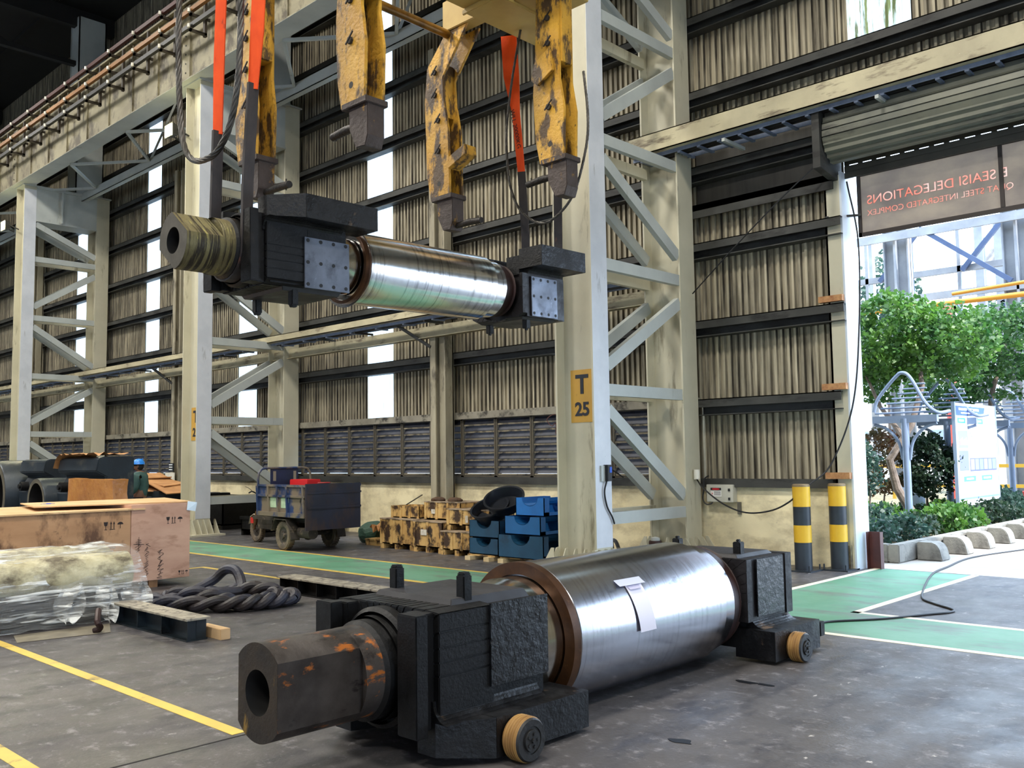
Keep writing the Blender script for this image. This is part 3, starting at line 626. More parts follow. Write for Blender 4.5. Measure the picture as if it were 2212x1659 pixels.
# ---------------------------------------------------------------- louvre band
SLAT = M('dusty_louvre_slat', (132, 122, 100), (100, 92, 78), (3, 8, 8), .65, dirt=(42, 38, 34), damt=.4, dscale=(5, 5, 9), dirt2=(70, 84, 110), d2amt=.12, d2scale=(2, 3, 4))
LFR = M('louvre_frame', (92, 84, 68), (70, 64, 54), 3, .65)
posn = {}
def louvre(x0, x1):
    k = len(posn); posn[k] = 1
    side = 'between the nearest column and the wind post' if x0 > -14 else 'between the wind post and the second column' if x0 > -19.5 else 'left of the second laced column' if x0 > -30.9 else 'beyond the leftmost laced column'
    t = thing('louvre_panel', 'dusty slatted louvre panel low in the wall, ' + side, 'louvre', ((x0 + x1) / 2, YW - .05, 1.28), group='louvre panels ' + side)
    b = MB()
    for x in (x0, x1 - .035): b.box(x, x + .035, YW - .1, YW + .02, 1.275, 2.44)
    b.box(x0, x1, YW - .1, YW - .085, 2.42, 2.44); b.box(x0, x1, YW - .1, YW - .085, 1.275, 1.30)
    b.build('frame', LFR, t, world=True)
    b = MB()
    for j in range(8):
        z = 1.34 + .141 * j
        b.hull8([(x0 + .02, YW - .07, z + .005), (x1 - .02, YW - .07, z + .005), (x1 - .02, YW + .02, z + .165), (x0 + .02, YW + .02, z + .165), (x0 + .02, YW - .075, z + .013), (x1 - .02, YW - .075, z + .013), (x1 - .02, YW + .012, z + .172), (x0 + .02, YW + .012, z + .172)])
        pass
    b.box(x0, x1, YW - .06, YW + .03, 1.27, 1.33); b.build('slats', M('dark_blue_slat', (52, 56, 70), (38, 40, 50), 4, .5, dirt=(30, 28, 28), damt=.3, dscale=(5, 5, 5)), t, world=True)
    b = MB()
    for j in range(9): b.box(x0 + .03, x1 - .03, YW - .082, YW - .07, 1.31 + .141 * j, 1.342 + .141 * j)
    b.build('slat_edges', SLAT, t, world=True)
x = -8.95
while x > -46:
    louvre(x - .955, x - .01); x -= .96
b = MB(); corr(b, -9.0, -8.1, 1.27, 2.5); b.build('trim_30', SHEET, kind='structure')
# ---------------------------------------------------------------- wind posts
for i, (px, lab) in enumerate(((-14.3, 'slim wall post between the two nearest laced columns, standing behind the oily crates'), (-25.73, 'slim wall post just left of the second laced column'), (-37.2, 'slim wall post beyond the leftmost laced column'))):
    t = thing('wind_post', lab, 'post', (px + .2, 12.7, 0), group=None)
    b = MB(); b.box(px - .02, px + .14, 12.55, 12.58, 0, 10.3); b.box(px + .05, px + .07, 12.58, 12.8, 0, 10.3); b.box(px + .14, px + .42, 12.66, 12.69, 0, 10.3); b.box(px + .40, px + .43, 12.56, 12.8, 0, 10.3); b.box(px - .02, px + .43, 12.76, 12.79, 0, 10.3); b.build('post', M('sooty_cream_post', (176, 168, 144), (140, 132, 112), (2, 2, .6), .6, dirt=(56, 50, 44), damt=.3, dscale=(2, 2, .7)), t, world=True)
    MB().bar((px - .75, 12.3, 4.45), (px, 12.56, 3.95), .06, .06).build('strut', DSTEEL, t, world=True)
    MB().box(px - .15, px + .5, 12.45, 12.85, 4.5, 4.53).build('cap_plate', DSTEEL, t, world=True)
# ---------------------------------------------------------------- long cable-tray beams
def tray(x0, x1, yb, zt, lab, hb, rungs, depth=.42):
    t = thing('cable_tray_beam', lab, 'beam', ((x0 + x1) / 2, yb + .2, zt - hb - .2))
    b = MB(); b.box(x0, x1, yb - .06, yb - .04, zt - hb, zt); b.box(x0, x1, yb - .06, yb + .12, zt - .015, zt); b.box(x0, x1, yb - .06, yb + .12, zt - hb, zt - hb + .015); b.build('beam', M('mottled_cream_beam', (196, 186, 152), (168, 158, 130), 1.2, .55, dirt=(110, 98, 78), damt=.3, dscale=(1.5, 3, 6), dirt2=(222, 214, 186), d2amt=.12, d2scale=(2, 4, 6)), t, world=True)
    TR = M('galvanised_tray', (128, 140, 164), (104, 116, 138), 6, .5, metal=.1); y0, y1 = yb + .06, yb + .06 + depth; zz = zt - hb - .06
    b = MB(); b.box(x0, x1, y0, y0 + .012, zz, zz + .07); b.box(x0, x1, y1, y1 + .012, zz, zz + .07); tr = b.build('tray_rails', TR, t, world=True)
    b = MB()
    for k in range(3): b.tube((x0, y0 + .08 + .09 * k, zz + .035), (x1, y0 + .08 + .09 * k, zz + .035), .022, n=8)
    b.build('power_cables', M('black_cable', (22, 22, 24), rough=.5), t, world=True)
    nr = int((x1 - x0) / rungs)
    for k in range(nr):
        xr = x0 + .15 + rungs * k
        MB().box(xr, xr + .055, y0 - .01, y1 + .01, zz - .03, zz - .005).build('rung', TR, tr, world=True)
    return t, zz, y0, y1
t, zz, y0, y1 = tray(-8.85, 6, 12.2, 6.86, 'cream beam with ladder cable tray running above the roller door', .31, .36)
for x in (-7.1, -4.75, -2.4):
    MB().bar((x, y0 - .1, zz - .06), (x, y1 + .1, zz - .06), .05, .05).build('bracket', GREYP, t, world=True)
MB().box(-7.9, -7.78, 12.13, 12.14, 6.6, 6.84)
t, zz, y0, y1 = tray(-48, -8.8, 11.95, 4.64, 'long pale beam and cable tray crossing all the laced columns at mid height', .16, .9, .3)
b = MB(); b.box(-48, -8.8, 12.5, 12.53, 4.14, 4.38); b.box(-48, -8.8, 12.44, 12.6, 4.14, 4.155); b.build('rear_beam', MATS['mottled_cream_beam'], t, world=True)
for x in (-12, -13.9, -16.2, -17.6, -22, -24.5, -27, -29.3): MB().box(x, x + .05, 12.0, 12.5, 4.38, 4.42).build('bracket', DSTEEL, t, world=True)
# ---------------------------------------------------------------- crane girder with conductor rails
gd = thing('crane_girder', 'deep cream crane runway girder on top of the laced columns, conductor rails along its face', 'girder', (-27, 10.1, 10.54))
CREAMD = M('dusty_cream_girder', (150, 142, 114), (124, 116, 92), (.8, 1, 2), .6, dirt=(78, 70, 54), damt=.38, dscale=(2, 2, 1.2))
b = MB(); b.box(-54, 4, 9.95, 10.34, 10.56, 12.35); b.box(-54, 4, 9.9, 10.39, 10.54, 10.565); b.box(-54, 4, 9.85, 10.45, 12.35, 12.4); b.build('web', CREAMD, gd, world=True)
MB().box(-54, 4, 9.9, 10.39, 10.536, 10.541).build('bottom_flange', GREYP, gd, world=True)
x = 3.0
while x > -52:
    MB().box(x - .01, x + .01, 9.91, 9.95, 10.565, 12.35).build('stiffener', CREAMD, gd, world=True) if abs((x + 8.4) % 11.43) > .2 else None
    x -= 1.43
for xa in (-8.4, -19.84, -31.27):
    b = MB(); b.box(xa - .17, xa + .17, 9.9, 9.95, 10.56, 12.3)
    s_ = b.build('splice_plate', CREAMD, gd, world=True)
    for k in range(5): MB().tube((xa, 9.885, 10.7 + .22 * k), (xa, 9.9, 10.7 + .22 * k), .02, n=8).build('bolt', DSTEEL, s_, world=True)
for nm, z, cc in (('upper_conductor_rail', 12.18, (70, 26, 22)), ('middle_conductor_rail', 11.74, (150, 100, 44)), ('lower_conductor_rail', 11.38, (38, 38, 38))):
    MB().box(-54, 4, 9.48, 9.56, z - .05, z + .05).build(nm, M(nm, cc, tuple(v * .8 for v in cc), 1, .5), gd, world=True)
x = 2.6
while x > -52:
    b = MB(); b.box(x, x + .08, 9.8, 9.86, 11.2, 12.3); b.box(x, x + .05, 9.86, 9.95, 11.6, 11.66)
    for z in (12.08, 11.64, 11.28): b.box(x, x + .08, 9.46, 9.86, z - .05, z); b.box(x, x + .08, 9.46, 9.5, z - .05, z + .03)
    br = b.build('rail_bracket', M('bracket_brown', (58, 50, 40), rough=.6), gd, world=True)
    b = MB()
    for z in (12.08, 11.64, 11.28): b.tube((x + .04, 9.44, z + .02), (x + .04, 9.44, z + .1), .035, n=8)
    b.build('insulators', M('white_porcelain', (226, 220, 204), rough=.3), br, world=True)
    x -= 1.43
# horizontal surge truss behind the girder
st = thing('surge_truss', 'grey lattice truss behind the crane girder, tying it to the upper columns', 'truss', (-27, 11.3, 10.3))
b = MB(); b.box(-54, 4, 11.85, 11.87, 10.3, 10.56); b.box(-54, 4, 11.85, 12.02, 10.3, 10.315); b.build('chord', GREYP, st, world=True)
k = 0
x = -8.8 + 11.43
while x > -50:
    a, c_ = (10.36, 11.85) if k % 2 == 0 else (11.85, 10.36)
    MB().bar((x, a, 10.5), (x - 1.9, c_, 10.5), .07, .07).build('diagonal', GREYP, st, world=True)
    if k % 3 == 0: MB().bar((x, 11.9, 10.55), (x + .3, 12.6, 12.6), .06, .06).build('hanger', GREYP, st, world=True)
    x -= 1.905; k += 1
# roof framing
for i, x in enumerate((-48.5, -42.6, -31.2, -19.8, -8.4, 3)):
    t = thing('roof_rafter', ['dark roof rafter high above the far end of the hall', 'dark roof rafter beyond the leftmost laced column', 'dark roof rafter over the leftmost laced column', 'dark roof rafter over the second laced column', 'dark roof rafter over the nearest laced column', 'dark roof rafter over the roller door'][i], 'rafter', (x, -3, 15.6))
    MB().box(x - .12, x + .12, -20, 12.9, 16.3, 16.9).build('rafter', ROOF, t, world=True)
    for k in range(6): MB().bar((x, -18 + 5 * k, 16.3), (x, -15.5 + 5 * k, 15.1), .1, .1).build('web_member', ROOF, t, world=True)
    MB().box(x - .1, x + .1, -20, 12, 14.95, 15.1).build('bottom_chord', ROOF, t, world=True)
b = MB()
for y in range(-19, 13, 2): b.box(-59, 15, y, y + .08, 16.9, 17.0)
b.build('trim_31', ROOF, kind='structure')
# ---------------------------------------------------------------- floodlights
def flood(x, y, z, lab, e):
    t = thing('floodlight', lab, 'floodlight', (x, y, z - .2))
    b = MB(); b.hull8([(x - .2, y - .1, z - .16), (x + .2, y - .1, z - .16), (x + .14, y + .08, z - .1), (x - .14, y + .08, z - .1), (x - .2, y - .1, z + .16), (x + .2, y - .1, z + .16), (x + .14, y + .08, z + .1), (x - .14, y + .08, z + .1)]); b.build('housing', DSTEEL, t, world=True)
    MB().box(x - .17, x + .17, y - .108, y - .101, z - .13, z + .13).build('lamp_glass', M('lit_lamp', (255, 250, 200), emit=(255, 244, 170), es=60), t, world=True)
    b = MB(); b.bar((x - .22, y, z), (x - .22, y + .3, z - .1), .03, .03); b.bar((x + .22, y, z), (x + .22, y + .3, z - .1), .03, .03); b.build('yoke', DSTEEL, t, world=True)
    l = bpy.data.lights.new('floodlight_lamp', 'AREA'); l.energy = e; l.size = .3; l.color = (1, .93, .6); o = bpy.data.objects.new('floodlight_lamp', l); COL.objects.link(o); o.parent = t
    o.location = (0, -.14, .2); o.rotation_euler = Vector((.1, -.8, -.45)).to_track_quat('-Z', 'Z').to_euler()
    p = bpy.data.lights.new('floodlight_glow', 'POINT'); p.energy = e * .12; p.shadow_soft_size = .1; p.color = (1, .93, .5); q = bpy.data.objects.new('floodlight_glow', p); COL.objects.link(q); q.parent = t; q.location = (0, -.3, .2)
flood(-20.35, 9.85, 9.43, 'lit yellow-white floodlight near the top of the second laced column', 260)
flood(-31.7, 9.85, 9.27, 'lit yellow-white floodlight on the leftmost laced column', 260)

# ---------------------------------------------------------------- roller shutter, jamb, banner
sh = thing('roller_shutter', 'raised dark slatted roller shutter curving over the doorway', 'roller shutter', (-1, 12.7, 5.6))
prof = [(12.95, 6.55), (12.62, 6.5), (12.42, 6.42), (12.36, 6.32), (12.34, 6.22), (12.34, 6.12), (12.38, 6.02), (12.45, 5.93), (12.54, 5.86), (12.64, 5.81)]
SHM = M('grey_green_shutter_slat', (112, 112, 96), (90, 92, 82), 1.5, .5, dirt=(54, 54, 48), damt=.3, dscale=(1, 4, 4)); b = MB()
for i in range(len(prof) - 1):
    (ya, za), (yb, zb) = prof[i], prof[i + 1]; q = .8
    b.hull8([(-5.62, ya, za), (4, ya, za), (4, ya + (yb - ya) * q, za + (zb - za) * q), (-5.62, ya + (yb - ya) * q, za + (zb - za) * q), (-5.62, ya + .02, za), (4, ya + .02, za), (4, ya + (yb - ya) * q + .02, za + (zb - za) * q), (-5.62, ya + (yb - ya) * q + .02, za + (zb - za) * q)])
    b.box(-5.62, 4, min(ya, yb) + .03, max(ya, yb) + .04, min(za, zb), max(za, zb) + .005)
b.build('rolled_curtain', SHM, sh, world=True)
b = MB()
for k in range(9):
    z = 5.66 + .1 * k; b.box(-5.6, 3.2, 13.0, 13.02, z, z + .085); b.box(-5.6, 3.2, 13.012, 13.03, z + .08, z + .105) if k != 1 else None
b.build('hanging_curtain', M('dark_shutter_slat', (84, 80, 70), (62, 60, 54), 1.5, .55), sh, world=True)
b = MB()
for k in range(44): b.box(-5.6 + .2 * k, -5.6 + .2 * k + .07, 13.012, 13.03, 5.845, 5.88)
b.box(-5.6, 3.2, 13.012, 13.03, 5.877, 5.88); b.build('vent_strip', MATS['dark_shutter_slat'], sh, world=True)
b = MB(); b.prism([(12.3, 5.7), (13.0, 5.6), (13.0, 6.7), (12.3, 6.6)], 'x', -5.75, -5.64); b.build('end_plate', DSTEEL, sh, world=True)
MB().box(-8.1, -5.7, 12.99, 13.01, 5.7, 6.9).build('trim_32', M('sooty_sheet', (64, 62, 56), (48, 46, 42), (8, 8, .6), .6), kind='structure')
MB().box(-5.75, 4, 12.96, 12.99, 6.5, 6.95).build('trim_33', MATS['sooty_sheet'], kind='structure')
jb = thing('door_post', 'tall cream steel door post, pale blue on the side facing the doorway', 'post', (-5.72, 13.0, 0))
b = MB(); b.box(-5.86, -5.63, 12.86, 12.89, 0, 5.7); b.box(-5.86, -5.83, 12.86, 13.3, 0, 5.7); b.box(-5.86, -5.63, 13.27, 13.3, 0, 5.7); b.build('post', CREAM, jb, world=True)
MB().box(-5.63, -5.6, 12.86, 13.32, 0, 5.75).build('guide_face', M('pale_blue_white_paint', (206, 214, 222), (190, 200, 212), 1.4, .45, dirt=(140, 144, 146), damt=.1, dscale=(4, 4, 1)), jb, world=True)
for z in (1.28, 2.56, 3.84): MB().box(-5.98, -5.62, 12.78, 12.86, z, z + .09).build('cleat', M('rusty_orange_cleat', (196, 150, 100), (150, 96, 60), 9, .7), jb, world=True)
MB().box(-5.84, -5.66, 12.8, 12.86, 0, .34).build('packing_block', M('grubby_block', (140, 128, 96), (70, 60, 48), 7, .7), jb, world=True)
b = MB(); b.box(-5.56, -5.36, 13.2, 13.21, 0, .52); b.box(-5.56, -5.55, 13.1, 13.2, 0, .52); b.box(-5.37, -5.36, 13.1, 13.2, 0, .52)
tag(b.build('guide_channel', M('dark_red_primer', (84, 44, 40), (66, 34, 32), 4, .5)), 'short dark red steel channel standing at the foot of the door post', 'channel')
bn = thing('banner', 'framed translucent banner seen from behind over the doorway, lettering reading in reverse', 'banner', (-1.6, 13.2, 4.75))
fab = MB().box(-5.46, 2.4, 13.2, 13.204, 4.84, 5.72).build('fabric', M('backlit_fabric', (182, 170, 156), (160, 150, 142), (1.6, 1, 2.5), .8, trans=.6), bn, world=True)
b = MB(); b.box(-5.5, 2.4, 13.17, 13.2, 4.8, 4.86); b.box(-5.5, 2.4, 13.17, 13.2, 5.7, 5.76); b.box(-5.5, -5.45, 13.17, 13.2, 4.8, 5.76); b.build('frame', M('dark_bronze_frame', (50, 42, 38), rough=.5), bn, world=True)
for x in (-3.58, -1.6, .4): MB().box(x, x + .05, 13.165, 13.2, 4.86, 5.7).build('frame_bar', MATS['dark_bronze_frame'], bn, world=True)
LT = M('pink_lettering', (250, 176, 156), (252, 226, 214), (3, 3, 3), .8, trans=.7)
def mirror_text(txt, size, xend, z):
    cu_ = bpy.data.curves.new('t', 'FONT'); cu_.body = txt; cu_.size = size; cu_.extrude = .006; cu_.align_x = 'RIGHT'
    o = bpy.data.objects.new('t', cu_); COL.objects.link(o); bpy.context.view_layer.update(); me = bpy.data.meshes.new_from_object(o); bpy.data.objects.remove(o)
    b = MB(); b.bm.from_mesh(me); mt_ = Matrix(((-1, 0, 0), (0, 0, 1), (0, 1, 0))).to_4x4(); mt_.translation = (xend, 13.202, z); b.bm.transform(mt_)
    lo = b.build('lettering', LT, bn, world=True); bo = fab.modifiers.new('cut_letters', 'BOOLEAN'); bo.operation = 'DIFFERENCE'; bo.object = lo; bo.solver = 'EXACT'; bo.use_self = True
mirror_text('E SEAISI DELEGATIONS', .186, -5.37, 5.27); mirror_text('QUAT STEEL INTEGRATED COMPLEX', .117, -5.37, 5.1)
b = MB(); b.bar((-5.85, 12.85, 5.1), (-5.45, 13.15, 5.12), .04, .03); b.build('stay_bracket', DSTEEL, bn, world=True)

# ---------------------------------------------------------------- bollards
BY = M('bollard_yellow', (226, 182, 44), (214, 166, 40), 4, .45, dirt=(120, 96, 60), damt=.12, dscale=(9, 9, 9), dirt2=(60, 48, 36), d2amt=.04, d2scale=(12, 12, 12)); BB = M('bollard_black', (44, 52, 60), (34, 40, 48), 4, .45)
def bollard(x, y, lab):
    t = thing('bollard', lab, 'bollard', (x, y, 0), group='striped bollards by the doorway')
    MB().box(x - .2, x + .2, y - .2, y + .2, 0, .02).build('base_plate', BB, t, world=True)
    for dx in (-.16, .16):
        for dy in (-.16, .16): MB().tube((x + dx, y + dy, .02), (x + dx, y + dy, .09), .012, n=8).build('anchor_bolt', BB, t, world=True)
    b = MB().lathe([(.12, 0.02), (.12, 1.2), (.105, 1.215), (0, 1.215)], (x, y, 0), n=40); b.build('post', BB, t, world=True, smooth=True)
    for z0, z1 in ((.40, .64), (.90, 1.19)): MB().lathe([(.1215, z0), (.1215, z1)], (x, y, 0), n=40).build('yellow_band', BY, t, world=True, smooth=True)
    MB().lathe([(.0, 1.219), (.11, 1.218), (.122, 1.205), (.122, 1.18)], (x, y, 0), n=40).build('worn_cap', M('worn_bollard_top', (150, 130, 96), (96, 80, 60), 8, .6), t, world=True, smooth=True)
bollard(-6.15, 12.35, 'left of two yellow and black bollards, with a dark scrape on its top band')
bollard(-5.8, 12.74, 'right of two yellow and black bollards, close to the door post')
# ---------------------------------------------------------------- wall equipment
ep = thing('electrical_panel', 'grey electrical box with red and white danger label on the plaster wall', 'electrical box', (-7.74, 12.85, .9))
b = MB(); b.box(-7.98, -7.5, 12.8, 12.92, .905, 1.18); b.build('box', M('box_grey', (196, 194, 180), (186, 184, 170), 3, .5), ep, world=True, bevel=.006)
MB().box(-7.90, -7.71, 12.796, 12.8, .99, 1.13).build('label', M('label_white', (240, 236, 230), rough=.5), ep, world=True)
MB().box(-7.90, -7.71, 12.793, 12.796, 1.09, 1.13).build('label_header', M('label_black', (30, 28, 32), rough=.5), ep, world=True)
b = MB().lathe([(0, 12.791), (.055, 12.792)], (0, 0, 0), 'y', 24); b.bm.transform(Matrix.Translation((-7.805, 0, 1.11)) @ Matrix.Diagonal((1.3, 1, .28, 1))); b.build('danger_oval', M('label_red', (200, 40, 52), rough=.5), ep, world=True)
b = MB(); b.prism([(-7.865, 1.07), (-7.885, 1.035), (-7.87, 1.035), (-7.88, 1.0), (-7.86, 1.045), (-7.875, 1.045)], 'y', 12.793, 12.796); b.build('bolt_symbol', MATS['label_red'], ep, world=True)
for k in range(4): MB().box(-7.84, -7.72, 12.794, 12.796, 1.015 + .017 * k, 1.022 + .017 * k).build('label_text', M('label_ink', (110, 104, 112), rough=.6), ep, world=True)
for z in (.96, 1.1): MB().box(-7.585, -7.555, 12.785, 12.8, z - .02, z + .02).build('latch', M('latch_black', (26, 26, 28), rough=.5), ep, world=True)
CAB = M('cable_black', (20, 20, 22), rough=.5)
def cable(pts, r, lab, sub=8, name='cable', cat='cable'):
    return tag(MB().path(pts, r, 8, sub).build(name, CAB, smooth=True), lab, cat)
cable([(-7.93, 12.8, 1.32), (-8.0, 12.78, 1.26), (-8.01, 12.77, 1.1), (-8.03, 12.77, .95), (-7.97, 12.77, .87), (-7.9, 12.8, .88), (-7.88, 12.83, .92)], .011, 'black cable curling over the left side of the electrical box')
tag(MB().box(-7.49, -7.43, 12.89, 12.92, .72, .91).build('cover_strip', M('grey_strip', (110, 106, 94), (86, 82, 72), 8, .6)), 'small grey plate on the plaster wall just right of the electrical box', 'plate')
cable([(-8.02, 12.6, 1.26), (-7.8, 12.45, 1.12), (-7.4, 12.35, .9), (-7.0, 12.3, .79), (-6.6, 12.28, .83), (-6.3, 12.26, .96), (-6.1, 12.3, 1.14), (-6.02, 12.4, 1.23), (-5.8, 12.6, 1.5), (-5.5, 12.7, 2.3), (-5.4, 12.8, 3.4), (-5.44, 13.0, 4.7), (-5.55, 12.95, 5.6)], .012, 'black cable swagging from the column to the left bollard and up the door post', 10)
cable([(-8.0, 12.6, 4.23), (-7.2, 12.5, 4.8), (-6.4, 12.5, 5.4), (-5.75, 12.6, 5.9)], .01, 'thin cable rising diagonally across the corrugated wall to the shutter')
b = MB().tube((-8.01, 12.58, 1.27), (-8.01, 12.58, 1.42), .05, n=20); tag(b.build('junction_pot', M('pot_white', (226, 222, 208), rough=.5), smooth=True), 'white cylindrical cable pot on the nearest outer column', 'cable fitting')
iso = thing('switch_box', 'small black switch box with blue face clipped to the door-lit column side', 'switch box', (-8.05, 10.3, 1.3))
MB().box(-8.07, -8.04, 10.2, 10.28, 1.3, 1.52).build('back_plate', GREYP, iso, world=True)
MB().box(-8.07, -7.99, 10.28, 10.38, 1.3, 1.53).build('body', CAB, iso, world=True, bevel=.005)
MB().box(-7.99, -7.985, 10.32, 10.37, 1.42, 1.5).build('blue_panel', M('display_blue', (40, 90, 190), rough=.3), iso, world=True)
cable([(-8.03, 10.3, 1.3), (-8.04, 10.26, 1.15), (-8.04, 10.31, .95), (-8.04, 10.42, .8), (-8.04, 10.47, .7)], .012, 'thin black lead dropping from the switch box down the door-lit column side')
b = MB(); b.path([(-8.78, 10.3, 2.2), (-8.84, 10.15, 2.27), (-8.95, 10.1, 2.2), (-8.86, 10.1, 2.1), (-8.8, 10.12, 2.14), (-8.8, 10.12, 1.98)], .006, 6, 6); tag(b.build('wire_twist', M('rusty_wire', (92, 48, 40), rough=.6), smooth=True), 'rusty twist of wire on the left edge of the T 25 column', 'wire')
# floor cable and oil puddles
cable([(-4.05, 7.6, .012), (-4.1, 7.9, .012), (-4.14, 8.35, .012), (-4.11, 8.71, .012), (-3.79, 9.17, .012), (-3.54, 9.71, .012), (-3.41, 9.99, .012), (-3.44, 10.18, .012), (-3.72, 10.45, .012), (-3.95, 10.75, .012), (-4.2, 11.48, .012), (-4.5, 12.5, .012), (-4.66, 13.2, .014), (-4.74, 13.9, .008), (-4.86, 15.36, .008), (-4.58, 17.05, .008), (-4.2, 19, .008)], .012, 'long black cable snaking over the floor and out through the doorway', 8)
MB().box(-5.16, -5.145, -5, 8, .0004, .0022).build('trim_34', M('floor_joint', (24, 22, 22), rough=.9), kind='structure')
# ---------------------------------------------------------------- big plywood crate
PLY = M('pinkish_plywood', (206, 166, 140), (188, 146, 122), (2, 1.2, 3.5), .7, dirt=(150, 108, 82), damt=.25, dscale=(2, 2, 5), dirt2=(96, 66, 48), d2amt=.05, d2scale=(8, 8, 12), dsoft=.2)
PLYD = M('oil_marked_plywood', (190, 148, 108), (168, 126, 88), (2, 1, 3), .7, dirt=(96, 66, 44), damt=.3, dscale=(3, 3, 2), dirt2=(50, 34, 24), d2amt=.1, d2scale=(5, 3, 3), dsoft=.15)
TANB = M('tan_board', (214, 178, 132), (198, 160, 112), (1, 2, 3), .75, dirt=(120, 92, 62), damt=.15, dscale=(3, 3, 3))
cr_ = thing('plywood_crate', 'long pinkish plywood shipping crate with stencilled handling symbols, tan board on top', 'crate', (-13.1, 3.6, 0))
MB().box(-14.2, -12.0, 1.2, 5.32, .1, 1.03).build('side_panel', PLYD, cr_, world=True, bevel=.004)
MB().box(-13.7, -11.995, 5.325, 6.14, .1, 1.10).build('end_panel', PLY, cr_, world=True, bevel=.004)
for y in (1.6, 3.2, 4.6, 5.6): MB().box(-13.6, -12.05, y, y + .12, 0, .1).build('skid', M('skid_wood', (176, 130, 86), (140, 98, 62), 5, .7), cr_, world=True)
b = MB(); b.hull8([(-14.3, 1.0, 1.04), (-11.97, 1.0, 1.035), (-11.97, 5.5, 1.035), (-13.9, 6.2, 1.04), (-14.3, 1.0, 1.06), (-11.97, 1.0, 1.055), (-11.97, 5.5, 1.055), (-13.9, 6.2, 1.06)])
b.build('lid_board', TANB, cr_, world=True)
b = MB(); b.hull8([(-13.9, 4.6, 1.10), (-12.5, 4.3, 1.10), (-11.99, 6.15, 1.105), (-13.2, 6.35, 1.12), (-13.9, 4.6, 1.115), (-12.5, 4.3, 1.115), (-11.99, 6.15, 1.12), (-13.2, 6.35, 1.135)]); b.build('lid_board', TANB, cr_, world=True)
STEN = M('stencil_black', (40, 30, 28), rough=.8)
def icons(x, y, z, s):
    b = MB()
    def P(pts): b.prism([(y + u * s, z + v * s) for u, v in pts], 'x', x, x + .002)
    P([(0, .9), (.5, .9), (.42, .5), (.3, .42), (.2, .42), (.08, .5)]); P([(.22, .05), (.28, .05), (.28, .45), (.22, .45)]); P([(.1, 0), (.4, 0), (.4, .06), (.1, .06)])
    for o_ in (.75, 1.1): P([(o_ + .07, .08), (o_ + .15, .08), (o_ + .15, .7), (o_ + .07, .7)]); P([(o_, .65), (o_ + .22, .65), (o_ + .11, .95)])
    P([(.72, 0), (1.35, 0), (1.35, .06), (.72, .06)])
    pts = [(1.6 + .35 + .35 * math.cos(math.pi * k / 8), .55 + .3 * math.sin(math.pi * k / 8)) for k in range(9)]; P(pts); P([(1.93, .1), (1.98, .1), (1.98, .6), (1.93, .6)])
    b.build('handling_symbols', STEN, cr_, world=True)
icons(-11.994, 5.80, .83, .1); icons(-11.999, 4.97, .80, .11); icons(-11.994, 5.98, .14, .06)
b = MB(); rr = random.Random(3)
for cy, cz0, cz1, n_, wd in ((5.72, .12, .5, 26, .10), (5.54, .18, .6, 22, .08), (5.42, .50, .66, 10, .09), (5.86, .2, .3, 0, .05)):
    for k in range(n_):
        z = cz0 + (cz1 - cz0) * k / max(n_, 1); a = rr.uniform(-.5, .9); l = rr.uniform(.015, .035)
        b.bar((-11.992, cy + rr.uniform(-wd, wd) * .25 - l * math.cos(a), z - l * math.sin(a)), (-11.992, cy + rr.uniform(-wd, wd) * .25 + l * math.cos(a), z + l * math.sin(a)), .003, .004)
b.bar((-11.992, 5.36, .59), (-11.992, 5.50, .58), .002, .006); b.bar((-11.992, 5.43, .5), (-11.992, 5.43, .68), .002, .006); b.build('pen_scrawl', STEN, cr_, world=True)
# bottle and oddments on the lid
bt = thing('water_bottle', 'clear plastic water bottle with blue label lying on the crate lid', 'bottle', (-13.1, 4.72, 1.06))
b = MB().lathe([(0, 0), (.03, .002), (.034, .02), (.034, .14), (.03, .17), (.013, .2), (.013, .215)], (0, 0, 0), 'y', 18); b.bm.transform(Matrix.Translation((-13.12, 4.6, 1.095)))
PET = M('clear_plastic', (226, 234, 240), rough=.1); PET.node_tree.nodes['Principled BSDF'].inputs['Transmission Weight'].default_value = .7
b.build('body', PET, bt, world=True, smooth=True)
b = MB().lathe([(.0348, 4.66), (.0348, 4.72)], (-13.12, 0, 1.095), 'y', 18); b.build('label', M('label_blue', (52, 84, 180), rough=.4), bt, world=True, smooth=True)
b = MB().lathe([(0, 4.835), (.015, 4.834), (.015, 4.815)], (-13.12, 0, 1.095), 'y', 12); b.build('cap', M('cap_blue', (40, 110, 220), rough=.4), bt, world=True, smooth=True)
tag(MB().tube((-13.0, 3.75, 1.09), (-12.9, 3.86, 1.09), .028, n=16).build('short_rod', REDD, smooth=True), 'short dark round bar lying on the crate lid at the left edge', 'bar')
b = MB(); b.hull8([(-11.98, 6.08, 1.0), (-11.97, 6.2, .98), (-11.96, 6.22, 1.1), (-11.99, 6.1, 1.12), (-11.975, 6.08, 1.0), (-11.965, 6.2, .98), (-11.955, 6.22, 1.1), (-11.985, 6.1, 1.12)]); b.build('torn_tag', M('bright_tag', (214, 232, 244), rough=.5), cr_, world=True)

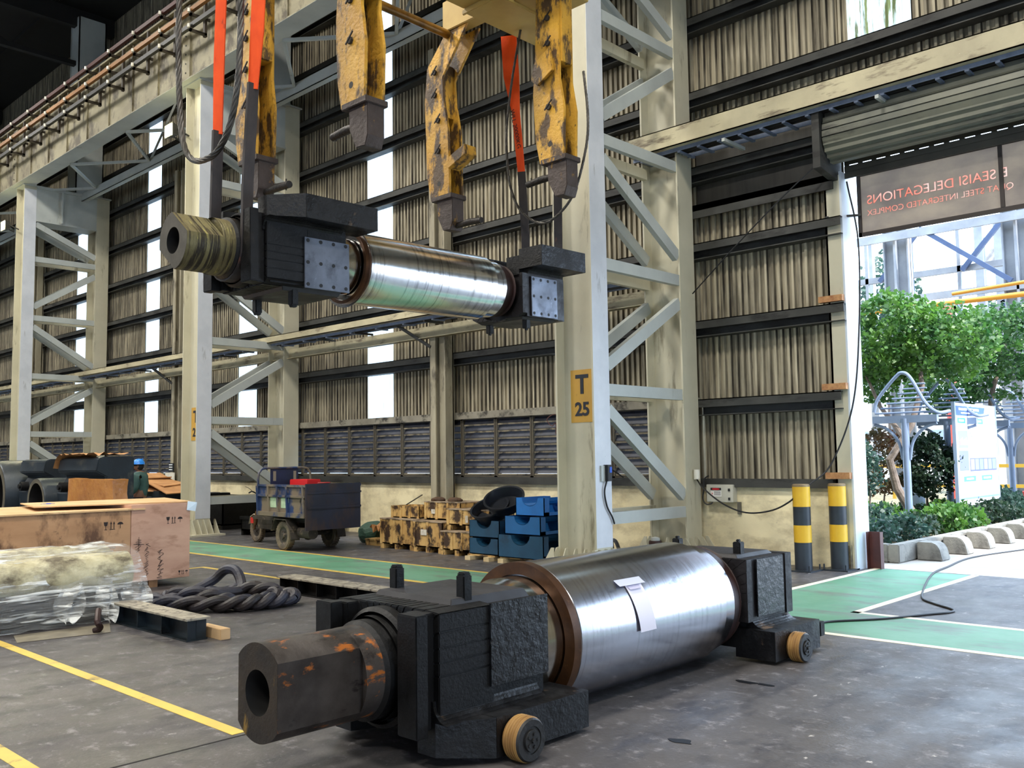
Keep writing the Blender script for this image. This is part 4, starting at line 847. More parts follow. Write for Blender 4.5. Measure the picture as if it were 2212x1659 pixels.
# ---------------------------------------------------------------- plastic-wrapped bundle
bd = thing('wrapped_bundle', 'long bundle of pale rolls and dark beams wrapped in torn clear plastic film', 'wrapped bundle', (-10.3, 2.8, 0))
b = MB(); b.box(-10.75, -9.86, -1, 4.42, .06, .36); b.box(-10.6, -9.95, -1, 4.3, .0, .06); b.build('dark_beam', BLACKST, bd, world=True, bevel=.01)
CLOTH = M('dusty_cream_wrap', (206, 198, 164), (176, 166, 130), 5, .6, dirt=(96, 86, 66), damt=.4, dscale=(5, 3, 5), bump=.8, bscale=9, dsoft=.2)
for cx_, cz_, r_, y1_ in ((-10.06, .50, .2, 4.42), (-10.5, .52, .21, 4.38), (-10.3, .64, .13, 3.9)):
    b = MB(); ring = []
    for k in range(40):
        y = -1 + (y1_ + 1) * k / 39; b_ = r_ * (1 + .09 * mnoise.noise(Vector((cx_ * 9, y * 2.4, 0))))
        ring.append(((cx_ + .02 * mnoise.noise(Vector((y * 2, 5, cx_))), y, cz_ + .02 * mnoise.noise(Vector((y * 2, cx_, 9)))), b_))
    b.rings(ring, 18); b.build('padded_roll', CLOTH, bd, world=True, smooth=True)
FILM = bpy.data.materials.new('crinkled_clear_film'); FILM.use_nodes = True; nt = FILM.node_tree; N = nt.nodes; L = nt.links
pb = N['Principled BSDF']; pb.inputs['Base Color'].default_value = (.86, .88, .86, 1); pb.inputs['Roughness'].default_value = .16
tr = N.new('ShaderNodeBsdfTransparent'); ms = N.new('ShaderNodeMixShader'); tc = N.new('ShaderNodeTexCoord'); mp = N.new('ShaderNodeMapping'); mp.inputs['Scale'].default_value = (5, 2.2, 22); mp.inputs['Rotation'].default_value = (.5, 0, 0)
nz = N.new('ShaderNodeTexNoise'); nz.inputs['Scale'].default_value = 1; nz.inputs['Detail'].default_value = 4; nz.inputs['Distortion'].default_value = .35; mr_ = N.new('ShaderNodeMapRange'); mr_.inputs[1].default_value = .5; mr_.inputs[2].default_value = .64; mr_.inputs[3].default_value = .12; mr_.inputs[4].default_value = .78
L.new(tc.outputs['Object'], mp.inputs[0]); L.new(mp.outputs[0], nz.inputs[0]); L.new(nz.outputs[0], mr_.inputs[0]); L.new(mr_.outputs[0], ms.inputs[0]); L.new(tr.outputs[0], ms.inputs[1]); L.new(pb.outputs[0], ms.inputs[2]); L.new(ms.outputs[0], N['Material Output'].inputs[0])
bp = N.new('ShaderNodeBump'); bp.inputs['Strength'].default_value = 1; bp.inputs['Distance'].default_value = .06; L.new(nz.outputs[0], bp.inputs['Height']); L.new(bp.outputs[0], pb.inputs['Normal'])
sec = [(-9.80, .02), (-9.79, .14), (-9.80, .28), (-9.84, .42), (-9.9, .58), (-10.0, .7), (-10.12, .74), (-10.28, .77), (-10.42, .78), (-10.58, .76), (-10.72, .66), (-10.82, .4), (-10.84, .05)]
sec2 = []
for i in range(len(sec) - 1):
    for k in range(4): t = k / 4; sec2.append((sec[i][0] + (sec[i + 1][0] - sec[i][0]) * t, sec[i][1] + (sec[i + 1][1] - sec[i][1]) * t))
b = MB(); g = []
for k in range(150):
    y = -1 + 5.55 * k / 149; row = []
    for i, (u, v) in enumerate(sec2):
        p = Vector((u, y, v)); q = mnoise.noise(Vector((u * 5 + y * 2.5, y * 3.0 - v * 4, v * 6))) * .035 + mnoise.noise(Vector((u * 14 + y * 6, y * 7 - v * 12, v * 17))) * .018
        n_ = Vector((u + 10.3, 0, v - .35)).normalized(); e_ = max(0, (y - 4.35) / .2)
        p += n_ * q; p.z -= e_ * .05 * (v > .3); p.y += .05 * mnoise.noise(Vector((u * 4, v * 4, 3))) * e_
        row.append(b.bm.verts.new(p))
    g.append(row)
for k in range(149):
    for i in range(len(sec2) - 1): b.bm.faces.new((g[k][i], g[k][i + 1], g[k + 1][i + 1], g[k + 1][i]))
b.build('plastic_film', FILM, bd, world=True, smooth=True)
def drape(y0, x0, z0, wd, ln, sw):      # hanging torn tails of film
    b = MB(); g = []
    for i in range(14):
        t = i / 13; row = []
        for j in range(9):
            s_ = j / 8 - .5; ww = wd * (1 + .5 * math.sin(t * 3) - .6 * t * t)
            row.append(b.bm.verts.new((x0 + .06 * math.sin(s_ * 9 + t * 4) + .10 * t, y0 + s_ * ww + sw * t, max(.02, z0 - ln * t + .02 * math.sin(s_ * 11)))))
        g.append(row)
    for i in range(13):
        for j in range(8): b.bm.faces.new((g[i][j], g[i][j + 1], g[i + 1][j + 1], g[i + 1][j]))
    b.build('film_tail', FILM, bd, world=True, smooth=True)
drape(3.75, -9.74, .42, .22, .34, -.1); drape(4.05, -9.72, .5, .16, .46, .02); drape(4.38, -9.74, .42, .24, .3, .0)
tag(MB().path([(-9.3, 3.78, .02), (-9.25, 3.82, .05), (-9.22, 3.78, .12), (-9.4, 3.86, .2)], .03, 8, 5).build('rolled_rag', REDD, smooth=True), 'dark twisted rag hanging to the floor at the torn end of the plastic film', 'rag')
# floor sheet of film
b = MB(); b.hull8([(-9.75, 3.2, .003), (-9.35, 3.1, .003), (-9.2, 3.9, .003), (-9.7, 4.1, .003), (-9.75, 3.2, .006), (-9.35, 3.1, .006), (-9.2, 3.9, .006), (-9.7, 4.1, .006)])
tag(b.build('film_scrap', M('dull_film_scrap', (150, 142, 122), (120, 112, 98), 6, .3)), 'flat scrap of dusty film on the floor in front of the wrapped bundle', 'plastic scrap')

# ---------------------------------------------------------------- steel beams on the floor
def ibeam(x0, x1, y0, y1, h, lab, mt, mtop, dy=0):
    t = thing('steel_beam', lab, 'steel beam', ((x0 + x1) / 2, (y0 + y1) / 2, 0)); ym = (y0 + y1) / 2
    b = MB(); b.box(x0, x1, y0, y1, 0, .015); b.box(x0, x1, ym - .008, ym + .008, .015, h - .02); n_ = max(2, int((x1 - x0) / .4))
    for k in range(n_ + 1): x = x0 + .005 + (x1 - x0 - .02) * k / n_; b.box(x, x + .012, y0 + .012, y1 - .012, .015, h - .02)
    b.build('web', mt, t, world=True); b = MB(); b.box(x0 - .03, x1 + (.03 if h < .3 else 0), y0 - .015, y1 + .015, h - .02, h); b.build('top_flange', mtop, t, world=True, bevel=.003)
    return t
TEAL = M('dark_teal_steel', (42, 54, 62), (28, 36, 42), 4, .4, metal=.2, dirt=(16, 18, 20), damt=.3, dscale=(5, 5, 5))
FLAKE = M('flaking_pale_top', (176, 168, 150), (130, 122, 108), (8, 8, 8), .5, dirt=(70, 64, 58), damt=.35, dscale=(12, 12, 12), dirt2=(200, 200, 206), d2amt=.15, d2scale=(5, 16, 5))
ibeam(-9.73, -8.15, 4.15, 4.36, .21, 'short dark teal steel beam with flaking pale top poking out from under the wrapped bundle', TEAL, FLAKE)
ibeam(-10.3, -6.3, 6.47, 6.72, .2, 'long dark steel beam with speckled top lying behind the foreground roll', BLACKST, FLAKE)
tag(MB().box(-8.4, -7.98, 4.40, 4.5, 0, .1).build('wood_block', TANB, bevel=.004), 'pale sawn wood block beside the end of the teal beam', 'wood block')
# thick twisted slings in a heap
hp_root = thing('sling_heap', 'heap of thick dark twisted round slings lying on the floor behind the wrapped bundle', 'sling heap', (-9.75, 5.42, 0))
SLM = M('dark_blue_brown_sleeve', (46, 50, 66), (44, 34, 28), 2.2, .5, dirt=(36, 32, 32), damt=.35, dscale=(4, 4, 4), bump=.4, bscale=22)
ex, ey = Vector((.72, .69, 0)), Vector((-.69, .72, 0)); C0 = Vector((-9.75, 5.42, 0))
for br, (ra, rb, z0, tw, ph0) in enumerate(((.74, .40, .10, 9, 0), (.52, .24, .13, 7, 1.3))):
    for s_ in range(2):
        ring = []
        for k in range(121):
            t = 2 * math.pi * k / 120; c_ = C0 + ex * ra * math.cos(t) + ey * rb * math.sin(t) + ex * .06 * math.sin(3 * t + ph0)
            nrm = (ex * math.cos(t) * rb + ey * math.sin(t) * ra).normalized(); hp = tw * t + math.pi * s_ + ph0
            ring.append((c_ + nrm * .05 * math.cos(hp) + Vector((0, 0, z0 + .042 * math.sin(hp) + (.05 * math.sin(2 * t) if br else 0))), .05))
        MB().rings(ring, 10, cap=False).build('twisted_strand', SLM, hp_root, world=True, smooth=True)
MB().path([tuple(C0 + ex * a + ey * b_ + Vector((0, 0, c))) for a, b_, c in ((-.78, .1, .08), (-.5, .35, .14), (-.3, .5, .24), (-.15, .5, .36), (0, .42, .36), (.1, .3, .24), (.12, .15, .16), (-.1, 0, .17), (-.45, -.1, .16), (-.72, -.25, .08))], .058, 10, 6).build('twisted_strand', SLM, hp_root, world=True, smooth=True)

# ---------------------------------------------------------------- heavy castings behind the crate
CAST = M('dark_blue_casting', (44, 54, 62), (32, 38, 44), 1.5, .38, metal=.25, dirt=(84, 84, 78), damt=.2, dscale=(2, 2, 2), bump=.15)
CFACE = M('machined_ring_face', (120, 112, 92), (90, 84, 70), 5, .5, metal=.3)
def casting(x, r, zc, bx0, bx1, top, y0, lab):
    t = thing('machine_casting', lab, 'casting', (x, y0 + .8, 0))
    b = MB().lathe([(r * .8, y0), (r * .98, y0), (r, y0 + .03), (r, y0 + 1.3)], (x, 0, zc), 'y', 56); b.build('bore_cylinder', CAST, t, world=True, smooth=True)
    MB().lathe([(r * .8, y0 - .003), (r * .97, y0 - .003)], (x, 0, zc), 'y', 56).build('ring_face', CFACE, t, world=True)
    MB().lathe([(r * .8, y0), (r * .8, y0 + 1.2), (0, y0 + 1.2)], (x, 0, zc), 'y', 48).build('bore', M('deep_bore', (20, 18, 18), rough=.6), t, world=True, smooth=True)
    b = MB(); b.prism([(y0 + .3, 0), (y0 + .25, top * .6), (y0 + .45, top * .78), (y0 + .25, top * .84), (y0 + .3, top * .98), (y0 + .4, top), (y0 + 1.0, top), (y0 + 1.0, 0)], 'x', bx0, bx1)
    b.build('body', CAST, t, world=True, bevel=.02)
    b = MB().tube((bx0 + .5, y0 + .28, top * .55 + .2), (bx0 + .5, y0 + .12, top * .55 + .2), .1, n=24); b.tube((bx0 + .5, y0 + .13, top * .55 + .2), (bx0 + .5, y0 + .08, top * .55 + .2), .05, n=12); b.build('plug', BLACKST, t, world=True, smooth=True)
    MB().box(bx0 + 2.1 if bx1 - bx0 > 3 else bx0 + .9, bx0 + 2.5 if bx1 - bx0 > 3 else bx0 + 1.3, y0 + .29, y0 + .3, top * .9, top * .93).build('name_strip', M('red_strip', (120, 70, 56), rough=.5), t, world=True)
    return t
casting(-20.55, .5, .86, -20.1, -18.15, 1.78, 7.1, 'dark blue machine casting with a round bore, crumpled brown paper on its top')
casting(-23.5, .8, .95, -22.65, -21.15, 1.76, 7.2, 'larger dark blue machine casting with a big bore at the left edge of the view')
BRP = M('crumpled_brown_paper', (186, 136, 84), (160, 112, 64), 3, .6, dirt=(110, 76, 44), damt=.2, dscale=(4, 4, 4), bump=.6, bscale=8)
def crumple(b, x0, x1, y0, y1, z, amp, nx=16, ny=8, drop=0, seed=0):
    g = [[b.bm.verts.new((x0 + (x1 - x0) * i / nx, y0 + (y1 - y0) * j / ny, z + amp * mnoise.noise(Vector((i * .7 + seed, j * .8, seed))) - drop * max(0, 1 - i / 2))) for j in range(ny + 1)] for i in range(nx + 1)]
    for i in range(nx):
        for j in range(ny): b.bm.faces.new((g[i][j], g[i][j + 1], g[i + 1][j + 1], g[i + 1][j]))
    return b
tag(crumple(MB(), -20.2, -18.4, 7.3, 8.1, 1.84, .07, drop=.28).build('brown_paper_sheet', BRP, smooth=False), 'crumpled brown paper sheet spread over the top of the dark blue casting', 'paper')
wc = thing('amber_wrapped_crate', 'crate wrapped in shiny amber plastic in front of the dark casting', 'crate', (-16.7, 7.0, 0))
b = MB(); b.box(-18.0, -16.02, 6.78, 7.05, .05, 1.37); bmesh.ops.subdivide_edges(b.bm, edges=b.bm.edges, cuts=10, use_grid_fill=True)
for v in b.bm.verts: v.co += Vector((1, 1, 1)) * .02 * mnoise.noise(v.co * 3)
b.build('wrap', M('amber_film', (196, 134, 66), (168, 108, 50), 3, .22, dirt=(120, 72, 34), damt=.2, dscale=(5, 5, 5), bump=.8, bscale=7, spec=.7), wc, world=True, smooth=True)
# ---------------------------------------------------------------- worker
def skin_obj(name, mt, par, joints, edges, sub=2):
    me = bpy.data.meshes.new(name); me.from_pydata([j[0] for j in joints], edges, []); me.materials.append(mt)
    o = bpy.data.objects.new(name, me); COL.objects.link(o); o.parent = par
    md = o.modifiers.new('skin', 'SKIN'); md.use_smooth_shade = True
    for i, j in enumerate(joints): me.skin_vertices[0].data[i].radius = j[1] if isinstance(j[1], tuple) else (j[1], j[1])
    me.skin_vertices[0].data[0].use_root = True
    s_ = o.modifiers.new('sub', 'SUBSURF'); s_.levels = sub; s_.render_levels = sub; return o
SKIN = M('tan_skin', (150, 108, 84), (136, 96, 74), 6, .55); SHIRT = M('teal_green_workwear', (72, 104, 98), (58, 86, 84), 4, .8, bump=.3); TROU = M('dark_work_trousers', (50, 58, 72), (40, 46, 58), 4, .8)
wk = thing('person', 'worker in blue hard hat and teal jacket walking left behind the plywood crate', 'person', (-19.3, 8.75, 0), R(40))
J = [((0, 0, .93), (.15, .12)), ((0, 0, 1.12), (.14, .11)), ((-.01, 0, 1.3), (.16, .12)), ((-.02, 0, 1.42), (.12, .09)), ((-.03, 0, 1.48), .055), ((-.045, 0, 1.55), .07),
     ((-.01, .18, 1.38), .065), ((.02, .23, 1.12), .048), ((-.1, .22, .9), .036), ((-.14, .21, .84), .03),
     ((-.01, -.18, 1.38), .065), ((.03, -.23, 1.12), .048), ((-.12, -.22, .98), .036), ((-.17, -.2, .93), .03),
     ((0, .1, .85), .1), ((-.08, .1, .48), .065), ((.02, .1, .1), .045), ((-.14, .1, .04), .04),
     ((0, -.1, .85), .1), ((.04, -.1, .48), .065), ((.16, -.1, .12), .045), ((.04, -.1, .04), .04)]
E_ = [(0, 1), (1, 2), (2, 3), (3, 4), (4, 5), (3, 6), (6, 7), (7, 8), (8, 9), (3, 10), (10, 11), (11, 12), (12, 13), (0, 14), (14, 15), (15, 16), (16, 17), (0, 18), (18, 19), (19, 20), (20, 21)]
for side, hy in ((9, .21), (13, -.2)):         # fingers
    hx, hz = J[side][0][0], J[side][0][2]
    for k in range(4): J.append(((hx - .03, hy + (k - 1.5) * .017, hz - .05), .009)); J.append(((hx - .025 + .004 * k, hy + (k - 1.5) * .017, hz - .085 + .006 * abs(k - 1)), .008)); n_ = len(J); E_.append((side, n_ - 2)); E_.append((n_ - 2, n_ - 1))
    J.append(((hx - .04, hy - (.035 if hy > 0 else -.035), hz - .02), .009)); E_.append((side, len(J) - 1))
skin_obj('body', SKIN, wk, J, E_)
b = MB(); b.sphere((-.05, 0, 1.585), .1, (.98, .78, 1.16), 24)
for v in b.bm.verts:
    if v.co.x < -.1 and v.co.z < 1.56: v.co.x -= .012
b.sphere((-.157, 0, 1.575), .018, (1, .8, 1.3), 10); b.sphere((-.03, .08, 1.58), .024, (1, .4, 1.4), 10); b.sphere((-.03, -.08, 1.58), .024, (1, .4, 1.4), 10); b.box(-.155, -.13, -.025, .025, 1.525, 1.533)
hd = b.build('head', SKIN, wk, smooth=True)
b = MB(); b.sphere((-.138, .032, 1.6), .011, n=8); b.sphere((-.138, -.032, 1.6), .011, n=8); b.build('eyes', M('eye_dark', (30, 24, 22), rough=.3), hd, smooth=True)
b = MB(); b.sphere((-.035, 0, 1.59), .105, (.98, .8, 1.02), 20); bmesh.ops.delete(b.bm, geom=[v for v in b.bm.verts if v.co.x < -.055 and v.co.z < 1.64], context='VERTS')
b.sphere((-.135, 0, 1.515), .03, (.9, 1.1, .7), 10); b.build('hair', M('black_hair', (26, 22, 22), rough=.7), wk, smooth=True)
b = MB(); b.lathe([(.0, 1.74), (.05, 1.733), (.09, 1.71), (.115, 1.67), (.122, 1.63), (.125, 1.622), (.135, 1.62)], (-.045, 0, 0), n=28); b.hull8([(-.15, -.07, 1.618), (-.15, .07, 1.618), (-.205, .045, 1.61), (-.205, -.045, 1.61), (-.14, -.08, 1.628), (-.14, .08, 1.628), (-.2, .05, 1.617), (-.2, -.05, 1.617)]); b.bar((-.13, 0, 1.7), (.05, 0, 1.735), .03, .014)
b.build('hard_hat', M('bright_blue_helmet', (44, 136, 226), rough=.3), wk, smooth=True)
S = [((0, 0, .9), (.175, .14)), ((0, 0, 1.12), (.165, .13)), ((-.01, 0, 1.3), (.18, .14)), ((-.02, 0, 1.42), (.14, .1)), ((-.03, 0, 1.47), .068), ((-.01, .18, 1.39), .085), ((.02, .235, 1.12), .064), ((-.08, .225, .94), .05), ((-.01, -.18, 1.39), .085), ((.03, -.235, 1.12), .064), ((-.1, -.225, 1.0), .05)]
skin_obj('jacket', SHIRT, wk, S, [(0, 1), (1, 2), (2, 3), (3, 4), (3, 5), (5, 6), (6, 7), (3, 8), (8, 9), (9, 10)])
S = [((0, 0, .92), (.16, .13)), ((0, .1, .84), .115), ((-.08, .1, .48), .082), ((.02, .1, .1), .062), ((0, -.1, .84), .115), ((.04, -.1, .48), .082), ((.16, -.1, .12), .062)]
skin_obj('trousers', TROU, wk, S, [(0, 1), (1, 2), (2, 3), (0, 4), (4, 5), (5, 6)])
for y, x in ((.1, -.06), (-.1, .1)): b = MB(); b.sphere((x, y, .05), .06, (2.1, .85, .8), 16); b.build('boot', M('boot_black', (28, 26, 26), rough=.6), wk, smooth=True)
bg_ = thing('blue_bag', 'bright blue plastic bag standing beside the worker in the blue hard hat', 'bag', (-19.75, 8.75, 0))
b = MB(); b.rings([((-19.75, 8.75, 0), .12), ((-19.75, 8.75, .5), .14), ((-19.75, 8.75, 1.0), .13), ((-19.73, 8.75, 1.22), .07)], 14, flat=.8); b.build('sack', M('sack_blue', (36, 104, 214), rough=.5, bump=.5, bscale=9), bg_, world=True, smooth=True)
# cardboard heap
CB = M('flattened_cardboard', (196, 146, 96), (170, 122, 78), 3, .75, dirt=(120, 86, 56), damt=.12, dscale=(5, 5, 5))
bn_ = thing('scrap_bin', 'dark steel scrap bin behind the second laced column, heaped with cardboard', 'bin', (-21.6, 9.95, 0))
b = MB(); b.box(-22.8, -20.55, 9.75, 9.78, .1, 1.0); b.box(-22.8, -20.55, 10.5, 10.53, .1, 1.0); b.box(-22.8, -22.77, 9.78, 10.5, .1, 1.0); b.box(-20.58, -20.55, 9.78, 10.5, .1, 1.0); b.box(-22.8, -20.55, 9.75, 10.53, .08, .12)
for x in (-22.7, -20.7): b.box(x, x + .08, 9.8, 10.5, 0, .08)
b.build('body', TEAL, bn_, world=True)
for k, (x, z, tl, lb) in enumerate(((-21.5, 1.02, .12, 'large flattened cardboard box lying across the scrap bin'), (-21.9, 1.1, -.2, 'bent cardboard flap tilted left on the scrap bin'), (-20.95, 1.12, .3, 'stiff brown cardboard sheet sticking up at the right of the scrap bin'), (-21.4, 1.2, .18, 'topmost cardboard sheet on the scrap bin'))):
    b = MB(); b.box(-.75, .75, -.35, .35, 0, .02); b.bm.transform(Matrix.Translation((x, 10.1 - .03 * k, z + .04)) @ Matrix.Rotation(tl, 4, 'Y') @ Matrix.Rotation(.2 * k - .3, 4, 'Z')); tag(b.build('cardboard_sheet', CB), lb, 'cardboard', group='cardboard on the scrap bin')
tag(MB().box(-25.6, -25.3, 12.42, 12.44, 1.38, 1.63).build('notice_sign', M('black_notice', (24, 28, 34), rough=.5)), 'small black notice with white lines beside the slim wall post', 'notice')
b = MB()
for k in range(3): b.box(-25.56, -25.36, 12.415, 12.42, 1.43 + .07 * k, 1.46 + .07 * k)
b.build('white_lines', M('notice_white', (220, 224, 226), rough=.5), [o for o in bpy.data.objects if o.name == 'notice_sign'][0], world=True)
tag(MB().box(-25.75, -25.2, 12.4, 12.42, 1.12, 1.36).build('paper_notice', M('notice_paper', (226, 222, 206), (206, 200, 184), 9, .6)), 'pale paper notice below the small black notice', 'notice')
# dark stored machinery by the wall behind the second column
for k, (x0, x1, y0, y1, h, lb) in enumerate(((-19.1, -17.6, 11.95, 12.75, 1.04, 'black greasy steel skip in the shade behind the three-wheeled truck'), (-23.1, -20.65, 11.4, 12.4, .8, 'low black machine frame on the floor behind the second laced column'), (-18.9, -17.9, 10.9, 11.5, .42, 'low dark steel stool-shaped stand behind the front wheel of the truck'))):
    t = thing('steel_skip' if k == 0 else 'low_black_machine' if k == 1 else 'steel_stand', lb, 'storage bin' if k == 0 else 'machine', ((x0 + x1) / 2, (y0 + y1) / 2, 0))
    b = MB(); b.box(x0, x1, y0, y0 + .03, .1, h); b.box(x0, x1, y1 - .03, y1, .1, h); b.box(x0, x0 + .03, y0, y1, .1, h); b.box(x1 - .03, x1, y0, y1, .1, h); b.box(x0, x1, y0, y1, .1, .14); b.box(x0 - .03, x1 + .03, y0 - .03, y0 + .03, h - .06, h)
    for x in (x0, x1 - .08): b.box(x, x + .08, y0, y1, 0, .1)
    b.build('body', BLACKST, t, world=True)
    if k < 2:
        for q in range(3): MB().box(x0 + .1 + q * .5, x0 + .4 + q * .5, y0 + .2, y1 - .2, h - .1, h + .06).build('block', BLACKST, t, world=True, bevel=.01)

# ---------------------------------------------------------------- three-wheeled cargo truck
tk = thing('cargo_tricycle', 'battered blue three-wheeled cargo motor truck parked beside the green walkway', 'cargo tricycle', (-15, 10.05, 0), R(-4))
BLU = M('battered_blue_paint', (44, 66, 108), (34, 48, 78), 2, .5, dirt=(120, 108, 90), damt=.52, dscale=(3, 3, 2.2), dirt2=(24, 26, 34), d2amt=.15, d2scale=(5, 5, 3), dsoft=.12)
DBL = M('dirty_dark_blue_tailgate', (38, 44, 64), (28, 32, 46), 2, .5, dirt=(62, 48, 44), damt=.42, dscale=(3, 3, 1.5), dirt2=(130, 126, 126), d2amt=.05, d2scale=(9, 9, 4), dsoft=.15)
DUST = M('dusty_black_part', (66, 58, 50), (44, 40, 36), 5, .7, dirt=(120, 104, 84), damt=.25, dscale=(6, 6, 6)); TYRE = M('muddy_tyre', (118, 104, 84), (74, 66, 56), 6, .8, bump=.5, bscale=30)
def L3(b, name, mt, par=tk, **k):
    return b.build(name, mt, par, **k)
bed = L3(MB().box(-.9, .9, -.54, .54, .60, .64), 'bed_floor', DUST)
b = MB(); b.box(-.9, .9, -.56, -.54, .62, 1.2)
for x in (-.9, -.45, -.1, .25, .85): b.hull8([(x, -.6, .68), (x + .05, -.6, .68), (x + .05, -.56, .68), (x, -.56, .68), (x - .05, -.6, 1.18), (x, -.6, 1.18), (x, -.56, 1.18), (x - .05, -.56, 1.18)])
b.box(-.9, .9, -.605, -.56, .62, .70); b.box(-.9, .9, -.60, -.56, .98, 1.02); b.box(-.92, .92, -.59, -.53, 1.17, 1.21); L3(b, 'side_panel', BLU)
b = MB(); b.box(-.9, .9, .54, .56, .62, 1.2); b.box(-.92, .92, .53, .59, 1.17, 1.21); L3(b, 'side_panel', BLU)
for x in (-.42, .0):
    MB().box(x, x + .28, -.566, -.561, .78, .97).build('faded_notice', M('faded_green_paper', (186, 206, 172), (160, 186, 150), 14, .7), tk)
b = MB(); b.box(.9, .93, -.57, .57, .40, 1.23); b.box(.93, .95, -.57, .57, .78, .82); b.box(.92, .945, -.58, .58, 1.05, 1.08); b.box(.92, .95, -.59, -.55, .4, 1.23); L3(b, 'tailgate', DBL)
b = MB(); b.box(-.93, -.9, -.55, .55, .62, 1.2); b.box(-.93, -.91, -.3, .3, 1.2, 1.5); L3(b, 'headboard', M('navy_headboard', (34, 46, 82), (26, 34, 58), 3, .5))
for y in (-.25, .19): MB().box(-.907, -.903, y, y + .06, 1.26, 1.45).build('slot_mark', M('slot_pale', (150, 140, 120), rough=.6), tk)
b = MB(); b.path([(-.9, -.57, .66), (-.9, -.57, 1.3), (-.9, -.53, 1.45), (-.9, -.42, 1.51), (-.9, 0, 1.51), (-.9, .42, 1.51), (-.9, .53, 1.45), (-.9, .57, 1.3), (-.9, .57, .66)], .022, 10, 6); L3(b, 'guard_loop', BLU, smooth=True)
def wheel(x, y, r, wd, par=tk):
    b = MB().lathe([(r * .58, y - wd / 2 + .02), (r * .7, y - wd / 2), (r * .92, y - wd / 2), (r, y - wd / 2 + .03), (r, y + wd / 2 - .03), (r * .92, y + wd / 2), (r * .7, y + wd / 2), (r * .58, y + wd / 2 - .02)], (x, 0, r), 'y', 36)
    for k in range(30):
        a = 2 * math.pi * k / 30; b.box(0, 0, 0, 0, 0, 0) if False else None
        c_, s_ = math.cos(a), math.sin(a); b.bar((x + r * c_, y - wd * .42, r + r * s_), (x + r * c_, y + wd * .42, r + r * s_), .02, .012, up=(c_, 0, s_))
    w_ = b.build('wheel', TYRE, par, smooth=True)
    b = MB().lathe([(r * .6, y - wd / 2 + .02), (r * .55, y - wd / 2 + .03), (r * .42, y - wd * .25), (r * .2, y - wd * .28), (r * .16, y - wd / 2), (0, y - wd / 2)], (x, 0, r), 'y', 28)
    b.lathe([(r * .6, y + wd / 2 - .02), (0, y + wd * .3)], (x, 0, r), 'y', 28)
    for k in range(6): a = k * math.pi / 3; b.tube((x + r * .3 * math.cos(a), y - wd * .28, r + r * .3 * math.sin(a)), (x + r * .3 * math.cos(a), y - wd * .36, r + r * .3 * math.sin(a)), .012, n=8)
    b.build('rim', DUST, w_, smooth=True)
wheel(.02, -.48, .27, .13); wheel(.02, .48, .27, .13); wheel(-2.02, 0, .26, .1)
for s_ in (-1, 1):
    b = MB(); y0, y1 = sorted((s_ * .4, s_ * .58)); pr = [(-.36, .34), (-.24, .56), (.2, .56), (.36, .36), (.4, .2)]
    for (xa_, za_), (xb_, zb_) in zip(pr, pr[1:]): b.hull8([(xa_, y0, za_), (xb_, y0, zb_), (xb_, y1, zb_), (xa_, y1, za_), (xa_, y0, za_ + .02), (xb_ + .01, y0, zb_ + .02), (xb_ + .01, y1, zb_ + .02), (xa_, y1, za_ + .02)])
    L3(b, 'fender', DUST)
b = MB(); b.tube((.02, -.44, .27), (.02, .44, .27), .04, n=10); b.box(-1.7, .9, -.28, -.22, .5, .56); b.box(-1.7, .9, .22, .28, .5, .56); b.box(-.9, -.2, -.25, .25, .3, .5); b.tube((.3, -.35, .33), (.8, -.35, .33), .1, n=16); b.sphere((.02, 0, .27), .12, n=12); L3(b, 'chassis', DUST)
b = MB(); b.box(-1.75, -1.15, -.14, .14, .3, .62); b.box(-1.6, -1.1, -.18, .18, .62, .68); L3(b, 'engine', DUST)
b = MB(); b.box(-1.35, -.97, -.2, .2, .74, .82); L3(b, 'seat', M('seat_black', (30, 28, 28), rough=.6), bevel=.02)
b = MB().rings([((-1.85, 0, .72), .07), ((-1.7, 0, .8), .13), ((-1.45, 0, .78), .1), ((-1.35, 0, .74), .06)], 14); L3(b, 'fuel_tank', BLU, smooth=True)
b = MB()
for s_ in (-1, 1): b.tube((-2.02, s_ * .08, .26), (-1.8, s_ * .08, .95), .022, n=8); b.tube((-1.98, s_ * .08, .36), (-1.9, s_ * .08, .62), .038, n=10)
b.bar((-1.82, -.1, .9), (-1.82, .1, .9), .05, .04); L3(b, 'front_fork', M('rusty_fork', (130, 92, 50), (80, 62, 44), 9, .5, metal=.4), smooth=True)
b = MB().path([(-1.66, -.38, 1.02), (-1.78, -.25, 1.04), (-1.8, -.1, .98), (-1.8, .1, .98), (-1.78, .25, 1.04), (-1.66, .38, 1.02)], .014, 8, 5); b.path([(-1.78, -.25, 1.04), (-1.8, -.3, 1.1), (-1.9, -.34, 1.14)], .006, 6, 4); b.path([(-1.78, .25, 1.04), (-1.8, .3, 1.1), (-1.9, .34, 1.14)], .006, 6, 4); L3(b, 'handlebar', RUBB, smooth=True)
b = MB().lathe([(0, -1.99), (.07, -1.98), (.08, -1.93), (.05, -1.86)], (0, 0, .9), 'x', 18); L3(b, 'headlamp', RUBB, smooth=True)
b = MB(); pr = [(-2.3, .36), (-2.24, .5), (-2.1, .56), (-1.9, .55), (-1.78, .46)]
for (xa_, za_), (xb_, zb_) in zip(pr, pr[1:]): b.hull8([(xa_, -.07, za_), (xb_, -.07, zb_), (xb_, .07, zb_), (xa_, .07, za_), (xa_, -.06, za_ + .015), (xb_, -.06, zb_ + .015), (xb_, .06, zb_ + .015), (xa_, .06, za_ + .015)])
L3(b, 'front_fender', M('pale_fender', (190, 180, 160), (150, 140, 120), 6, .5)); MB().box(-2.2, -2.08, -.075, -.068, .38, .5).build('red_plate', M('red_plate', (190, 44, 40), rough=.4), tk)
